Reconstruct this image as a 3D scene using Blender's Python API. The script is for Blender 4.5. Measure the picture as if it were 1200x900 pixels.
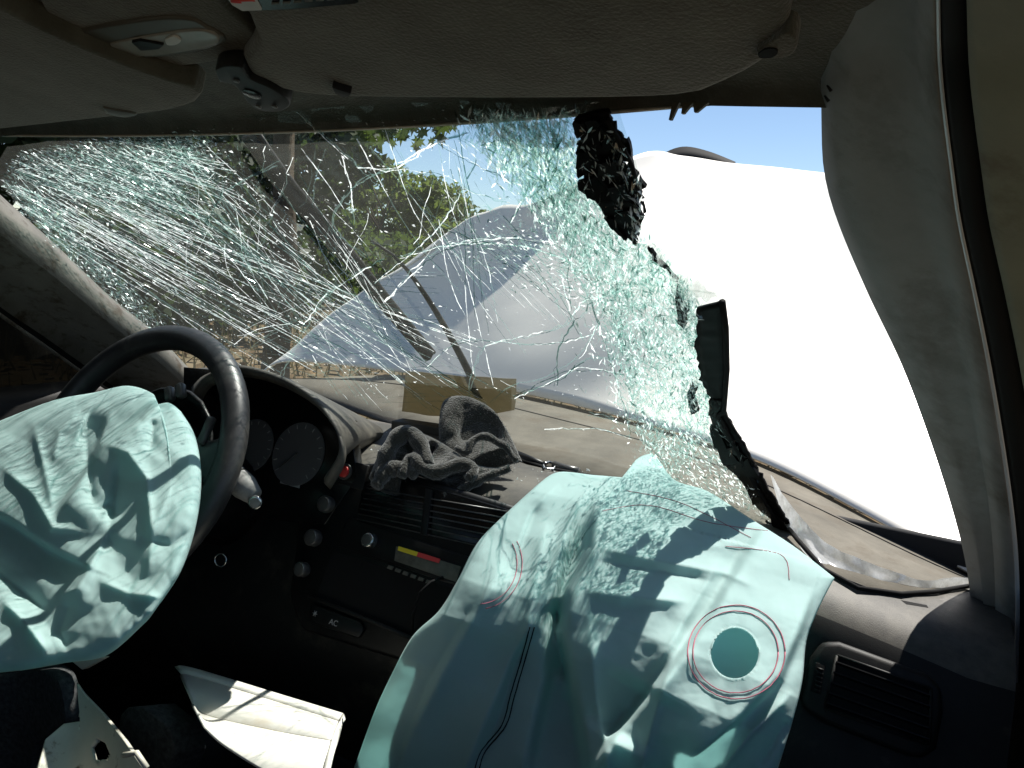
import bpy, bmesh, math, random
import numpy as np
from mathutils import Vector, Matrix, noise

random.seed(7); rng = np.random.default_rng(7)
scene = bpy.context.scene
for o in list(bpy.data.objects): bpy.data.objects.remove(o)

# ------------------------------------------------------------------ camera
CAM = np.array([.61, -1.17, 1.212]); YAW, PIT, ROL, FPX = .483, .153, .08, 912.
FW = np.array([-math.sin(YAW)*math.cos(PIT), math.cos(YAW)*math.cos(PIT), -math.sin(PIT)])
_r = np.array([math.cos(YAW), math.sin(YAW), 0]); _u = np.cross(_r, FW)
RT = _r*math.cos(ROL)+_u*math.sin(ROL); UP = -_r*math.sin(ROL)+_u*math.cos(ROL)
cd = bpy.data.cameras.new('camera'); cam = bpy.data.objects.new('camera', cd)
scene.collection.objects.link(cam); scene.camera = cam
cd.sensor_width = 36; cd.lens = FPX/1200*36; cd.clip_start = .02; cd.clip_end = 2000
cam.matrix_world = Matrix(((RT[0], UP[0], -FW[0], CAM[0]), (RT[1], UP[1], -FW[1], CAM[1]), (RT[2], UP[2], -FW[2], CAM[2]), (0, 0, 0, 1)))

# ------------------------------------------------------------------ light
SUN_EL, SUN_AZ = math.radians(60), math.radians(12)
world = bpy.data.worlds.new('World'); scene.world = world; world.use_nodes = True
wn = world.node_tree.nodes; wl = world.node_tree.links; wn.clear()
sky = wn.new('ShaderNodeTexSky'); sky.sky_type = 'NISHITA'; sky.sun_disc = False
sky.sun_elevation = SUN_EL; sky.sun_rotation = SUN_AZ % (2*math.pi); sky.air_density = 1.0; sky.dust_density = .3; sky.ozone_density = 2.0; sky.altitude = 1200
bg = wn.new('ShaderNodeBackground'); bg.inputs[1].default_value = .062
wo = wn.new('ShaderNodeOutputWorld'); wl.new(sky.outputs[0], bg.inputs[0]); wl.new(bg.outputs[0], wo.inputs[0])
sd = bpy.data.lights.new('sun', 'SUN'); sd.energy = 4.8; sd.angle = math.radians(.53); sd.color = (1, .96, .9)
so = bpy.data.objects.new('sun', sd); scene.collection.objects.link(so)
so.rotation_euler = Vector((math.sin(SUN_AZ)*math.cos(SUN_EL), math.cos(SUN_AZ)*math.cos(SUN_EL), math.sin(SUN_EL))).to_track_quat('Z', 'Y').to_euler()
vs = scene.view_settings; vs.view_transform = 'Standard'; vs.look = 'None'; vs.gamma = 1; vs.use_curve_mapping = False; vs.exposure = 1.1
scene.cycles.use_denoising = True
scene.cycles.max_bounces = 8; scene.cycles.transparent_max_bounces = 32; scene.cycles.diffuse_bounces = 4
scene.cycles.glossy_bounces = 3; scene.cycles.transmission_bounces = 6; scene.cycles.sample_clamp_indirect = 4

# ------------------------------------------------------------------ helpers: pixels (of the 1200 x 900 frame) to points on real surfaces
def ray(p):
    p = np.asarray(p, float)
    return FW + RT*((p[..., :1]-600)/FPX) + UP*((450-p[..., 1:2])/FPX)
def aty(p, y):
    d = ray(p); return CAM + d*((np.asarray(y)-CAM[1])/d[..., 1])[..., None]
def atplane(p, pt, n):
    d = ray(p); n = np.asarray(n, float); return CAM + d*(((np.asarray(pt)-CAM)@n)/(d@n))[..., None]
def march(p, g, t0=.1, t1=2.4, n=460):
    """first crossing of g (neg to pos) along each pixel ray"""
    p = np.atleast_2d(np.asarray(p, float)); d = ray(p); T = np.linspace(t0, t1, n); out = np.full(len(p), t1)
    for a in range(0, len(p), 2000):
        dd = d[a:a+2000]; X = CAM + dd[:, None, :]*T[None, :, None]
        ins = g(X.reshape(-1, 3)).reshape(len(dd), n) > 0
        k = np.argmax(ins, 1); k = np.where(ins.any(1), np.maximum(k, 1), n-1)
        lo, hi = T[k-1].copy(), T[k].copy()
        for _ in range(12):
            m = (lo+hi)/2; i = g(CAM+dd*m[:, None]) > 0
            hi = np.where(i, m, hi); lo = np.where(i, lo, m)
        out[a:a+2000] = hi
    return CAM + d*out[:, None]
def inpoly(Y, Z, poly):
    c = np.zeros(len(Y), bool); n = len(poly)
    for i in range(n):
        (y1, z1), (y2, z2) = poly[i], poly[(i+1) % n]
        if z1 == z2: continue
        k = ((z1 > Z) != (z2 > Z)) & (Y < (y2-y1)*(Z-z1)/(z2-z1)+y1); c ^= k
    return c
def poly_sample(pts, n, smooth=True):
    pts = np.asarray(pts, float)
    if smooth and len(pts) > 2:
        out = []
        for i in range(len(pts)-1):
            p0, p1, p2, p3 = pts[max(i-1, 0)], pts[i], pts[i+1], pts[min(i+2, len(pts)-1)]
            for t in np.linspace(0, 1, 9)[:-1]:
                out.append(.5*((2*p1)+(-p0+p2)*t+(2*p0-5*p1+4*p2-p3)*t*t+(-p0+3*p1-3*p2+p3)*t**3))
        out.append(pts[-1]); pts = np.array(out)
    L = np.r_[0, np.cumsum(np.linalg.norm(np.diff(pts, axis=0), axis=1))]; q = np.linspace(0, L[-1], n)
    return np.stack([np.interp(q, L, pts[:, k]) for k in range(pts.shape[1])], 1)
def coons(top, bot, left, right, nu, nv, smooth=True):
    T = poly_sample(top, nu, smooth); B = poly_sample(bot, nu, smooth); L = poly_sample(left, nv, smooth); R = poly_sample(right, nv, smooth)
    s = np.linspace(0, 1, nu)[None, :, None]; t = np.linspace(0, 1, nv)[:, None, None]
    return (1-t)*T[None]+t*B[None]+(1-s)*L[:, None]+s*R[:, None]-((1-s)*(1-t)*T[0]+s*(1-t)*T[-1]+(1-s)*t*B[0]+s*t*B[-1])
def dist_line(P, line):
    """unsigned distance, signed side, param 0..1 of every point to a polyline"""
    line = np.asarray(line, float); L = np.r_[0, np.cumsum(np.linalg.norm(np.diff(line, axis=0), axis=1))]
    best = np.full(len(P), 1e9); side = np.zeros(len(P)); par = np.zeros(len(P))
    for i in range(len(line)-1):
        a, b = line[i], line[i+1]; ab = b-a; l2 = ab@ab
        t = np.clip(((P-a)@ab)/l2, 0, 1); q = a+t[:, None]*ab; d = np.linalg.norm(P-q, axis=1)
        s = np.sign(ab[0]*(P[:, 1]-a[1])-ab[1]*(P[:, 0]-a[0])); k = d < best
        best = np.where(k, d, best); side = np.where(k, s, side); par = np.where(k, (L[i]+t*math.sqrt(l2))/L[-1], par)
    return best, side, par
def fold_disp(P, folds):
    D = np.zeros(len(P))
    for kind, line, w, a, *rest in folds:
        d, s, u = dist_line(P, np.asarray(line)); tp = np.clip(np.minimum(u*4+.15, (1-u)*4+.15), 0, 1); tp = tp*tp*(3-2*tp)
        if kind == 'r': D += a*np.exp(-np.sqrt((d/w)**2+.01))*tp
        elif kind == 's':
            Ld = rest[0] if rest else 90
            sd_ = d*s; D += a*tp/(1+np.exp(np.clip(-sd_/w*3, -40, 40)))*np.exp(-np.maximum(sd_, 0)/Ld)
        elif kind == 'g': D += a*np.exp(-(d/w)**2)*tp
    return D
def crumple(P, sc, amp, seed=0.):
    return np.array([amp*(lambda v: min(v[1]-v[0], .55))(noise.voronoi(Vector((x/sc, y/sc, seed)))[0]) for x, y in P])
def fbm(P, sc, amp, seed=0.):
    return np.array([amp*noise.fractal(Vector((x/sc, y/sc, seed)), 1.0, 2.0, 4) for x, y in P])

# ------------------------------------------------------------------ helpers: objects
ROOTC = scene.collection
def mesh(name, V, F, mats=None, idx=None, smooth=False):
    me = bpy.data.meshes.new(name); me.from_pydata([tuple(map(float, v)) for v in V], [], F); me.update()
    for m in (mats or []): me.materials.append(m)
    if idx is not None: me.polygons.foreach_set('material_index', idx)
    if smooth: me.polygons.foreach_set('use_smooth', [True]*len(me.polygons))
    return me
def obj(name, me, parent=None, label=None, kind=None):
    o = bpy.data.objects.new(name, me); ROOTC.objects.link(o)
    if parent is not None: o.parent = parent
    if label: o['label'] = label
    if kind: o['kind'] = kind
    return o
def thing(name, label, cat, loc=(0, 0, 0), group=None, me=None):
    o = bpy.data.objects.new(name, me); ROOTC.objects.link(o); o.location = loc; o['label'] = label; o['category'] = cat
    if group: o['group'] = group
    return o
def bevel(o, w, seg=2, ang=40):
    m = o.modifiers.new('bevel', 'BEVEL'); m.width = w; m.segments = seg; m.limit_method = 'ANGLE'; m.angle_limit = math.radians(ang)
    for p in o.data.polygons: p.use_smooth = True
    m.harden_normals = False; return o
def grid_faces(nv, nu, off=0, flip=False, wrap=False):
    F = []
    for j in range(nv-1):
        for i in range(nu if wrap else nu-1):
            a = off+j*nu+i; b = off+j*nu+(i+1) % nu; c = b+nu; d = a+nu
            F.append((a, d, c, b) if flip else (a, b, c, d))
    return F
def grid_obj(name, G, m, parent=None, thick=0, label=None, kind=None, smooth=True, flip=False):
    nv, nu = G.shape[:2]; o = obj(name, mesh(name, G.reshape(-1, 3), grid_faces(nv, nu, 0, flip), [m], smooth=smooth), parent, label, kind)
    if thick:
        s = o.modifiers.new('solid', 'SOLIDIFY'); s.thickness = thick; s.offset = 0
    return o
def loft(rails, n, smooth=True):
    return np.array([poly_sample(r, n, smooth) for r in rails])
def prism(name, pts, vec, m, parent=None, bev=0, seg=2, label=None):
    """closed plate: outline points in 3D extruded by vec (away from the viewer side)"""
    pts = np.asarray(pts, float); n = len(pts); V = np.r_[pts, pts+np.asarray(vec, float)]
    F = [tuple(range(n)), tuple(range(2*n-1, n-1, -1))]+[(i, i+n, (i+1) % n+n, (i+1) % n) for i in range(n)]
    me = mesh(name, V, F, [m]); b = bmesh.new(); b.from_mesh(me); bmesh.ops.recalc_face_normals(b, faces=b.faces); b.to_mesh(me); b.free()
    o = obj(name, me, parent, label)
    if bev: bevel(o, bev, seg)
    return o
def tube_geo(path, r, k=6, closed=False, squash=1.0):
    path = np.asarray(path, float); n = len(path); r = np.broadcast_to(np.asarray(r, float), (n,))
    V, up = [], np.array([0, 0, 1.])
    for i in range(n):
        a = path[(i-1) % n] if (closed or i) else path[0]; b = path[(i+1) % n] if (closed or i < n-1) else path[-1]
        t = b-a; t = t/(np.linalg.norm(t)+1e-12); u_ = up-t*(up@t)
        if np.linalg.norm(u_) < 1e-3: u_ = np.array([1., 0, 0])-t*t[0]
        u_ = u_/np.linalg.norm(u_); w_ = np.cross(t, u_)
        for j in range(k):
            th = 2*math.pi*j/k; V.append(path[i]+r[i]*(u_*math.cos(th)*squash+w_*math.sin(th)))
    F = []
    for i in range(n if closed else n-1):
        for j in range(k):
            a = i*k+j; b = i*k+(j+1) % k; c = ((i+1) % n)*k+(j+1) % k; d = ((i+1) % n)*k+j; F.append((a, b, c, d))
    if not closed: F += [tuple(range(k-1, -1, -1)), tuple(range((n-1)*k, n*k))]
    return V, F
def tube(name, path, r, m, parent=None, k=8, closed=False, squash=1.0, label=None):
    V, F = tube_geo(path, r, k, closed, squash); return obj(name, mesh(name, V, F, [m], smooth=True), parent, label)
def disc(name, c, n, r, h, m, parent=None, k=24, bev=.0008, label=None, xdir=(1, 0, 0), ry=None):
    n = np.asarray(n, float); n = n/np.linalg.norm(n); a = np.asarray(xdir, float); a = a-n*(a@n); a /= np.linalg.norm(a); b = np.cross(n, a)
    ry = ry or r
    pts = [np.asarray(c)+n*h+a*r*math.cos(t)+b*ry*math.sin(t) for t in np.linspace(0, 2*math.pi, k, endpoint=False)]
    return prism(name, pts, -n*h, m, parent, bev, 2, label)
def box(name, c, s, m, parent=None, bev=.002, rot=None, label=None):
    V = [(x*s[0]/2, y*s[1]/2, z*s[2]/2) for x in (-1, 1) for y in (-1, 1) for z in (-1, 1)]
    F = [(0, 1, 3, 2), (4, 6, 7, 5), (0, 4, 5, 1), (2, 3, 7, 6), (0, 2, 6, 4), (1, 5, 7, 3)]
    V = np.array(V)
    if rot is not None: V = V@np.array(rot).T
    o = obj(name, mesh(name, V+np.asarray(c), F, [m]), parent, label)
    if bev: bevel(o, bev)
    return o
def text_mesh(name, s, size, m, parent, origin, xd, yd, ext=.0003):
    c = bpy.data.curves.new(name, 'FONT'); c.body = s; c.size = size; c.extrude = ext
    t = bpy.data.objects.new(name+'_tmp', c); ROOTC.objects.link(t)
    me = bpy.data.meshes.new_from_object(t.evaluated_get(bpy.context.evaluated_depsgraph_get())); bpy.data.objects.remove(t)
    xd = np.asarray(xd, float); yd = np.asarray(yd, float); xd /= np.linalg.norm(xd); yd = yd-xd*(yd@xd); yd /= np.linalg.norm(yd); zd = np.cross(xd, yd)
    for v in me.vertices: v.co = Vector(np.asarray(origin)+xd*v.co[0]+yd*v.co[1]+zd*v.co[2])
    me.materials.clear(); me.materials.append(m); me.name = name
    return obj(name, me, parent)

# ------------------------------------------------------------------ materials
MATS = {}
def mat(name, col, rough=.6, spec=.4, metal=0, var=.0, vscale=20, col2=None, bump=0, bscale=200, bdist=.001, sheen=0, coat=0, stains=None, transl=0, tcol=None, detail=6):
    m = bpy.data.materials.new(name); m.use_nodes = True; N = m.node_tree.nodes; L = m.node_tree.links
    b = N['Principled BSDF']; b.inputs['Roughness'].default_value = rough; b.inputs['Specular IOR Level'].default_value = spec
    b.inputs['Metallic'].default_value = metal; b.inputs['Coat Weight'].default_value = coat; b.inputs['Sheen Weight'].default_value = sheen
    b.inputs['Base Color'].default_value = (*col, 1); tc = N.new('ShaderNodeTexCoord'); src = None
    if var or col2:
        n = N.new('ShaderNodeTexNoise'); n.inputs['Scale'].default_value = vscale; n.inputs['Detail'].default_value = detail; n.inputs['Roughness'].default_value = .65
        L.new(tc.outputs['Object'], n.inputs['Vector'])
        r = N.new('ShaderNodeValToRGB'); r.color_ramp.elements[0].position = .35; r.color_ramp.elements[1].position = .68
        c2 = col2 or tuple(min(1, c*(1+var)) for c in col); c1 = col if col2 else tuple(c*(1-var) for c in col)
        r.color_ramp.elements[0].color = (*c1, 1); r.color_ramp.elements[1].color = (*c2, 1)
        L.new(n.outputs['Fac'], r.inputs[0]); src = r.outputs[0]
    if stains:
        scol, sscale, lo, hi = stains
        n2 = N.new('ShaderNodeTexNoise'); n2.inputs['Scale'].default_value = sscale; n2.inputs['Detail'].default_value = 9; n2.inputs['Roughness'].default_value = .7
        L.new(tc.outputs['Object'], n2.inputs['Vector'])
        mr = N.new('ShaderNodeMapRange'); mr.inputs[1].default_value = lo; mr.inputs[2].default_value = hi; L.new(n2.outputs['Fac'], mr.inputs[0])
        mx = N.new('ShaderNodeMixRGB'); mx.inputs[1].default_value = (*col, 1); mx.inputs[2].default_value = (*scol, 1)
        L.new(mr.outputs[0], mx.inputs[0])
        if src: L.new(src, mx.inputs[1])
        src = mx.outputs[0]
    if src: L.new(src, b.inputs['Base Color'])
    if bump:
        n3 = N.new('ShaderNodeTexNoise'); n3.inputs['Scale'].default_value = bscale; n3.inputs['Detail'].default_value = 4
        L.new(tc.outputs['Object'], n3.inputs['Vector'])
        bp = N.new('ShaderNodeBump'); bp.inputs['Strength'].default_value = bump; bp.inputs['Distance'].default_value = bdist
        L.new(n3.outputs['Fac'], bp.inputs['Height']); L.new(bp.outputs[0], b.inputs['Normal'])
    if transl:
        t = N.new('ShaderNodeBsdfTranslucent'); t.inputs[0].default_value = (*(tcol or col), 1)
        mx2 = N.new('ShaderNodeMixShader'); mx2.inputs[0].default_value = transl
        o = N['Material Output']; L.new(b.outputs[0], mx2.inputs[1]); L.new(t.outputs[0], mx2.inputs[2]); L.new(mx2.outputs[0], o.inputs[0])
    MATS[name] = m; return m
def glassmat(name, tint, gloss=.08, rough=.05, dust_glare=.05, dust_glare_col=(.7, .75, .72), dscale=9, transl=.5):
    """thin sheet: clear transmission, a little mirror reflection, dust"""
    m = bpy.data.materials.new(name); m.use_nodes = True; N = m.node_tree.nodes; L = m.node_tree.links; N.clear()
    o = N.new('ShaderNodeOutputMaterial'); t = N.new('ShaderNodeBsdfTransparent'); t.inputs[0].default_value = (*tint, 1)
    g = N.new('ShaderNodeBsdfGlossy'); g.inputs['Roughness'].default_value = rough
    d = N.new('ShaderNodeBsdfDiffuse'); d.inputs[0].default_value = (*dust_glare_col, 1); tr = N.new('ShaderNodeBsdfTranslucent'); tr.inputs[0].default_value = (*dust_glare_col, 1)
    dd = N.new('ShaderNodeMixShader'); dd.inputs[0].default_value = transl; L.new(d.outputs[0], dd.inputs[1]); L.new(tr.outputs[0], dd.inputs[2])
    m1 = N.new('ShaderNodeMixShader'); m1.inputs[0].default_value = gloss; L.new(t.outputs[0], m1.inputs[1]); L.new(g.outputs[0], m1.inputs[2])
    m2 = N.new('ShaderNodeMixShader'); L.new(m1.outputs[0], m2.inputs[1]); L.new(dd.outputs[0], m2.inputs[2]); L.new(m2.outputs[0], o.inputs[0])
    tc = N.new('ShaderNodeTexCoord'); n = N.new('ShaderNodeTexNoise'); n.inputs['Scale'].default_value = dscale; n.inputs['Detail'].default_value = 8; n.inputs['Roughness'].default_value = .7
    L.new(tc.outputs['Object'], n.inputs['Vector']); mr = N.new('ShaderNodeMapRange'); mr.inputs[1].default_value = .3; mr.inputs[2].default_value = .8
    mr.inputs[3].default_value = dust_glare*.4; mr.inputs[4].default_value = dust_glare*1.8; L.new(n.outputs['Fac'], mr.inputs[0]); L.new(mr.outputs[0], m2.inputs[0])
    MATS[name] = m; return m

M = MATS
mat('headliner', (.080, .080, .067), .95, .1, var=.25, vscale=30, bump=.5, bscale=420, bdist=.002, sheen=.3, stains=((.045, .041, .03), 7, .48, .72))
mat('visor', (.090, .089, .073), .95, .1, var=.2, vscale=26, bump=.6, bscale=380, bdist=.002, sheen=.3, stains=((.05, .045, .033), 6, .48, .72))
mat('pillar_trim', (.215, .213, .205), .6, .35, var=.12, vscale=14, bump=.25, bscale=700, bdist=.0006, stains=((.11, .10, .085), 9, .5, .7))
mat('dirty_pillar', (.105, .10, .085), .7, .3, var=.2, vscale=12, stains=((.045, .035, .022), 22, .52, .63), bump=.3, bscale=300)
mat('seal', (.008, .008, .008), .8, .15)
mat('edge_highlight', (.55, .58, .62), .35, .5, metal=.2)  # pale colour painted for highlights along the pillar and door edges
mat('door_trim', (.20, .19, .13), .75, .3, var=.15, vscale=10, bump=.2, bscale=600, bdist=.0005, stains=((.12, .09, .05), 7, .6, .75))
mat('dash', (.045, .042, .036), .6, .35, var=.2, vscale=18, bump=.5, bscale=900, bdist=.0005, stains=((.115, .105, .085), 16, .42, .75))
mat('dash_dark', (.009, .0088, .008), .55, .25, var=.2, vscale=30, bump=.4, bscale=900, bdist=.0004, stains=((.06, .054, .04), 14, .55, .8))  # darker copy of the dash plastic, shade put into its colour
mat('black_plastic', (.006, .006, .006), .42, .25, var=.3, vscale=60, stains=((.04, .036, .027), 20, .6, .85))
mat('black_gloss', (.006, .006, .006), .2, .3)
mat('dial_face', (.10, .10, .105), .5, .3)
mat('dial_mark', (.3, .3, .3), .6)
mat('red_button', (.55, .03, .025), .35, .5)
mat('chrome', (.55, .55, .53), .2, .5, metal=.9, stains=((.2, .18, .15), 60, .5, .7))
mat('knob', (.06, .058, .054), .3, .4)
mat('grey_label', (.10, .098, .08), .6, .3, var=.3, vscale=60)
mat('yellow', (.7, .55, .03), .6); mat('red', (.6, .05, .05), .6); mat('white_print', (.6, .6, .58), .6)
mat('leather', (.022, .022, .023), .42, .5, var=.3, vscale=25, bump=.35, bscale=700, bdist=.0005, stains=((.09, .085, .075), 12, .55, .75))
AB = (.57, .73, .715)
mat('airbag', AB, .85, .12, var=.06, vscale=7, bump=.25, bscale=1500, bdist=.0004, sheen=.1, transl=.56, tcol=(.50, .74, .72), stains=((.50, .63, .56), 9, .62, .85))
mat('airbag_inner', (.48, .74, .76), .85, .1, transl=.3, tcol=(.3, .66, .66))
mat('stitch_red', (.38, .12, .16), .8, .1); mat('stitch_black', (.01, .018, .018), .8, .1)
mat('fleece', (.036, .034, .027), 1., .05, var=.3, vscale=600, bump=1., bscale=420, bdist=.003, sheen=.5, detail=3)
mat('paper', (.30, .27, .20), .85, .1, var=.18, vscale=25, stains=((.35, .17, .06), 20, .6, .68), transl=.45, tcol=(.33, .29, .2))
mat('white_plastic', (.68, .66, .60), .4, .45, var=.08, vscale=10, stains=((.5, .42, .3), 12, .56, .8))
mat('cream_plastic', (.55, .52, .44), .5, .4, var=.1, vscale=14, stains=((.12, .085, .05), 25, .56, .66))
mat('grey_fabric', (.06, .06, .062), .95, .1, var=.4, vscale=160, bump=.6, bscale=400)
mat('car_white', (.80, .765, .69), .35, .5, coat=.3, stains=((.6, .58, .52), 6, .6, .8))
mat('car_dark', (.02, .02, .02), .8, .2)
mat('cowl', (.11, .10, .08), .85, .2, var=.25, vscale=10, bump=.4, bscale=300, stains=((.09, .075, .055), 12, .52, .7))
mat('wiper_black', (.010, .010, .010), .6, .2, stains=((.06, .05, .035), 30, .55, .7))
mat('wiper_grey', (.035, .032, .028), .6, .25, var=.3, vscale=40)
mat('frit', (.003, .003, .003), .5, .08, stains=((.015, .015, .015), 40, .62, .8))
glassmat('glass', (.87, .905, .89), .02, .03, .042, (.60, .62, .55), 7)
glassmat('glass_film', (.86, .90, .88), .30, .16, .22, (.80, .84, .82), 30)
glassmat('glass_remnant', (.88, .91, .90), .35, .12, .55, (.86, .88, .87), 40)  # strong white scatter stands in for glare off the hood
glassmat('glass_shard', (.90, .965, .95), .24, .10, .075, (.78, .92, .89), 60, .6)
glassmat('glass_teal', (.78, .91, .88), .14, .15, .13, (.55, .76, .71), 60, .7)
glassmat('glass_bright', (.95, 1, .98), .2, .2, .75, (.95, .98, .97), 60, .75)  # white scatter stands in for sun glints on cracks and chips
glassmat('glass_dark', (.25, .40, .37), .15, .1, .10, (.12, .2, .18), 60, .6)
glassmat('blackened_glass', (.012, .012, .010), .04, .05, .10, (.03, .03, .025), 8)  # near-black tint made up to keep the side beyond the glass dark
mat('ground', (.085, .062, .038), .95, .1, col2=(.15, .115, .07), vscale=.9, bump=.6, bscale=6, bdist=.05, stains=((.06, .055, .03), 2.2, .5, .66))
mat('bark', (.07, .055, .04), .9, .1, var=.35, vscale=9, bump=.6, bscale=18, bdist=.02)
mat('leaf_dark', (.022, .036, .012), .6, .3, var=.3, vscale=1.5, transl=.35, tcol=(.045, .075, .015))
mat('leaf_mid', (.042, .065, .02), .6, .3, var=.3, vscale=1.5, transl=.4, tcol=(.09, .135, .028))
mat('leaf_light', (.085, .115, .035), .6, .3, var=.3, vscale=1.5, transl=.4, tcol=(.18, .24, .05))
mat('litter', (.12, .08, .042), .9, .1, var=.5, vscale=8)
mat('grass_dry', (.13, .11, .055), .9, .1, var=.4, vscale=3, transl=.3)
mat('lens', (.30, .29, .26), .25, .5, var=.1, vscale=30)
mat('lens_shade', (.10, .095, .08), .4, .4)
mat('seat', (.035, .034, .033), .95, .1, var=.3, vscale=90)

# ================================================================== SETTING
g = []
xs = np.r_[np.linspace(-400, -30, 8), np.linspace(-28, 28, 40), np.linspace(30, 400, 8)]; ys = np.r_[np.linspace(-200, -12, 4), np.linspace(-10, 40, 40), np.linspace(45, 600, 10)]
G = np.array([[(x, y, (.10*noise.noise(Vector((x*.3, y*.3, 3)))+.35*noise.noise(Vector((x*.06, y*.06, 9)))) * (1 if abs(x) > 2.5 or y > 4 or y < -4 else .0)) for x in xs] for y in ys])
G[..., 2] -= .05
go = grid_obj('ground', G, M['ground'], kind='structure', flip=False)
def ground_z(x, y):
    return (.10*noise.noise(Vector((x*.3, y*.3, 3)))+.35*noise.noise(Vector((x*.06, y*.06, 9))))*(1 if abs(x) > 2.5 or y > 4 or y < -4 else 0)-.05

def leaf_cloud(centers, radii, n, size, seed, tri=False):
    r = np.random.default_rng(seed); k = r.integers(0, len(centers), n); c = np.asarray(centers)[k]; R = np.asarray(radii)[k][:, None]
    d = r.normal(size=(n, 3)); d /= np.linalg.norm(d, axis=1)[:, None]; P = c+d*R*(r.random((n, 1))**.45)*np.array([1, 1, .75])
    a = r.normal(size=(n, 3)); a /= np.linalg.norm(a, axis=1)[:, None]; b = np.cross(a, r.normal(size=(n, 3))); b /= np.linalg.norm(b, axis=1)[:, None]
    s = size*(.5+r.random((n, 1)))
    V = np.stack([P-a*s, P-b*s*.45+a*s*.1, P+a*s, P+b*s*.45+a*s*.1], 1).reshape(-1, 3)
    F = [(4*i, 4*i+1, 4*i+2, 4*i+3) for i in range(n)]
    return V, F
def make_tree(px, dist, toppy, wid, label, leafmat, n, seed, lsize=.12, low=.35, group='trees beyond the car', name='tree', cat='tree', clumps=34):
    r = np.random.default_rng(seed); d = ray(np.array([[px, toppy]]))[0]; h = math.hypot(d[0], d[1]); top = CAM+d/h*dist
    bx_, by_ = top[0], top[1]; gz = ground_z(bx_, by_); H = top[2]-gz
    t = thing(name, label, cat, (bx_, by_, gz), group)
    path = np.array([(0.25*math.sin(seed+k*.9)*k/6, .2*math.cos(seed*2+k)*k/6, H*.8*k/6-.1) for k in range(7)]); rad = np.linspace(.028*H**.9, .006*H, 7)
    V, F = tube_geo(path, rad, 8); V = list(V)
    cs, rs = [], []
    for c in range(clumps):
        zf = low+(1-low)*(c+.5)/clumps; w = wid*math.sin(math.pi*min(1, .18+.82*(1-zf)/(1-low)))**.7*(.45+.75*r.random())
        th = r.random()*6.283; q = np.array([math.cos(th)*w, math.sin(th)*w, zf*H]); cs.append(q); rs.append(wid*(.22+.2*r.random()))
        if c % 2 == 0:
            base = path[min(6, max(1, int(zf*5.2)))]; mid = (base+q)/2+np.array([0, 0, .05*H]); v2, f2 = tube_geo([base, mid, q], [.010*H, .006*H, .002*H], 5)
            F += [tuple(i+len(V) for i in f) for f in f2]; V += list(v2)
    obj('trunk', mesh('trunk', V, F, [M['bark']], smooth=True), t)
    LV, LF = leaf_cloud(cs, rs, n, lsize, seed)
    obj('crown', mesh('crown', LV, LF, [M[leafmat]]), t)
    return t
make_tree(40, 11, -120, 2.4, 'tall dark tree at far left seen through the dense cracks', 'leaf_dark', 7000, 11)
make_tree(185, 13, -60, 2.6, 'tall dark tree behind the upper left glass', 'leaf_dark', 8000, 12)
make_tree(300, 15, -30, 2.6, 'tall dark tree behind the upper end of the wiper blade', 'leaf_dark', 9000, 13)
make_tree(372, 18, 60, 1.3, 'mid green tree left of the open sky, right of the wiper top', 'leaf_mid', 8000, 14)
make_tree(452, 26, 200, 1.7, 'light green tree below the open patch of sky', 'leaf_light', 7000, 15, low=.25)
make_tree(520, 30, 222, 2.3, 'small light green tree just left of the hood peak', 'leaf_light', 6000, 16, low=.2)
for i, (px, dist, ty, w, m_, lab) in enumerate(((90, 9, 262, 1.2, 'leaf_dark', 'dark bush under the leftmost tree'), (225, 10, 250, 1.3, 'leaf_dark', 'dark bush left of the wiper blade'),
        (340, 14, 258, 1.5, 'leaf_mid', 'green bush behind the middle of the wiper blade'), (430, 19, 262, 1.6, 'leaf_mid', 'green bush left of the raised hood'))):
    make_tree(px, dist, ty, w, lab, m_, 3500, 30+i, lsize=.09, low=.1, group='bushes beyond the car', name='bush', cat='bush', clumps=22)
# overhanging tree: its leafy branch hangs into the top of the view
d0 = ray(np.array([[330, 150]]))[0]; b0 = CAM+d0/math.hypot(d0[0], d0[1])*6.3; gz = ground_z(b0[0], b0[1])
ot = thing('tree', 'near tree whose lobed leaves hang in at the top edge of the glass', 'tree', (b0[0], b0[1], gz), 'trees beyond the car')
loc = lambda p, D: CAM+(lambda q: q/math.hypot(q[0], q[1])*D)(ray(np.array([p]))[0])-np.array([b0[0], b0[1], gz])
V, F = tube_geo([(0, 0, -.1), (.05, .02, 1), (-.04, .05, 2.2), (0, 0, 3.6)], [.13, .11, .09, .06], 9); V = list(V)
tips = [loc((x, y), 5.7+.05*i) for i, (x, y) in enumerate(((350, 60), (395, 92), (430, 112), (465, 122), (500, 128), (525, 118)))]
for pth, rr in (([np.array((0, 0, 2.2)), tips[0], tips[1], tips[2]], [.05, .03, .02, .012]), ([tips[1], tips[3], tips[4], tips[5]], [.018, .01, .006, .003])):
    v2, f2 = tube_geo(pth, rr, 5); F += [tuple(i+len(V) for i in f) for f in f2]; V += list(v2)
obj('trunk', mesh('trunk', V, F, [M['bark']], smooth=True), ot)
lob = np.array([(0, -.5), (.12, -.22), (.45, -.38), (.32, -.1), (.62, .12), (.28, .12), (.3, .36), (.1, .28), (0, .75), (-.1, .28), (-.3, .36), (-.28, .12), (-.62, .12), (-.32, -.1), (-.45, -.38), (-.12, -.22)])
r = np.random.default_rng(5); LV, LF = [], []
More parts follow.
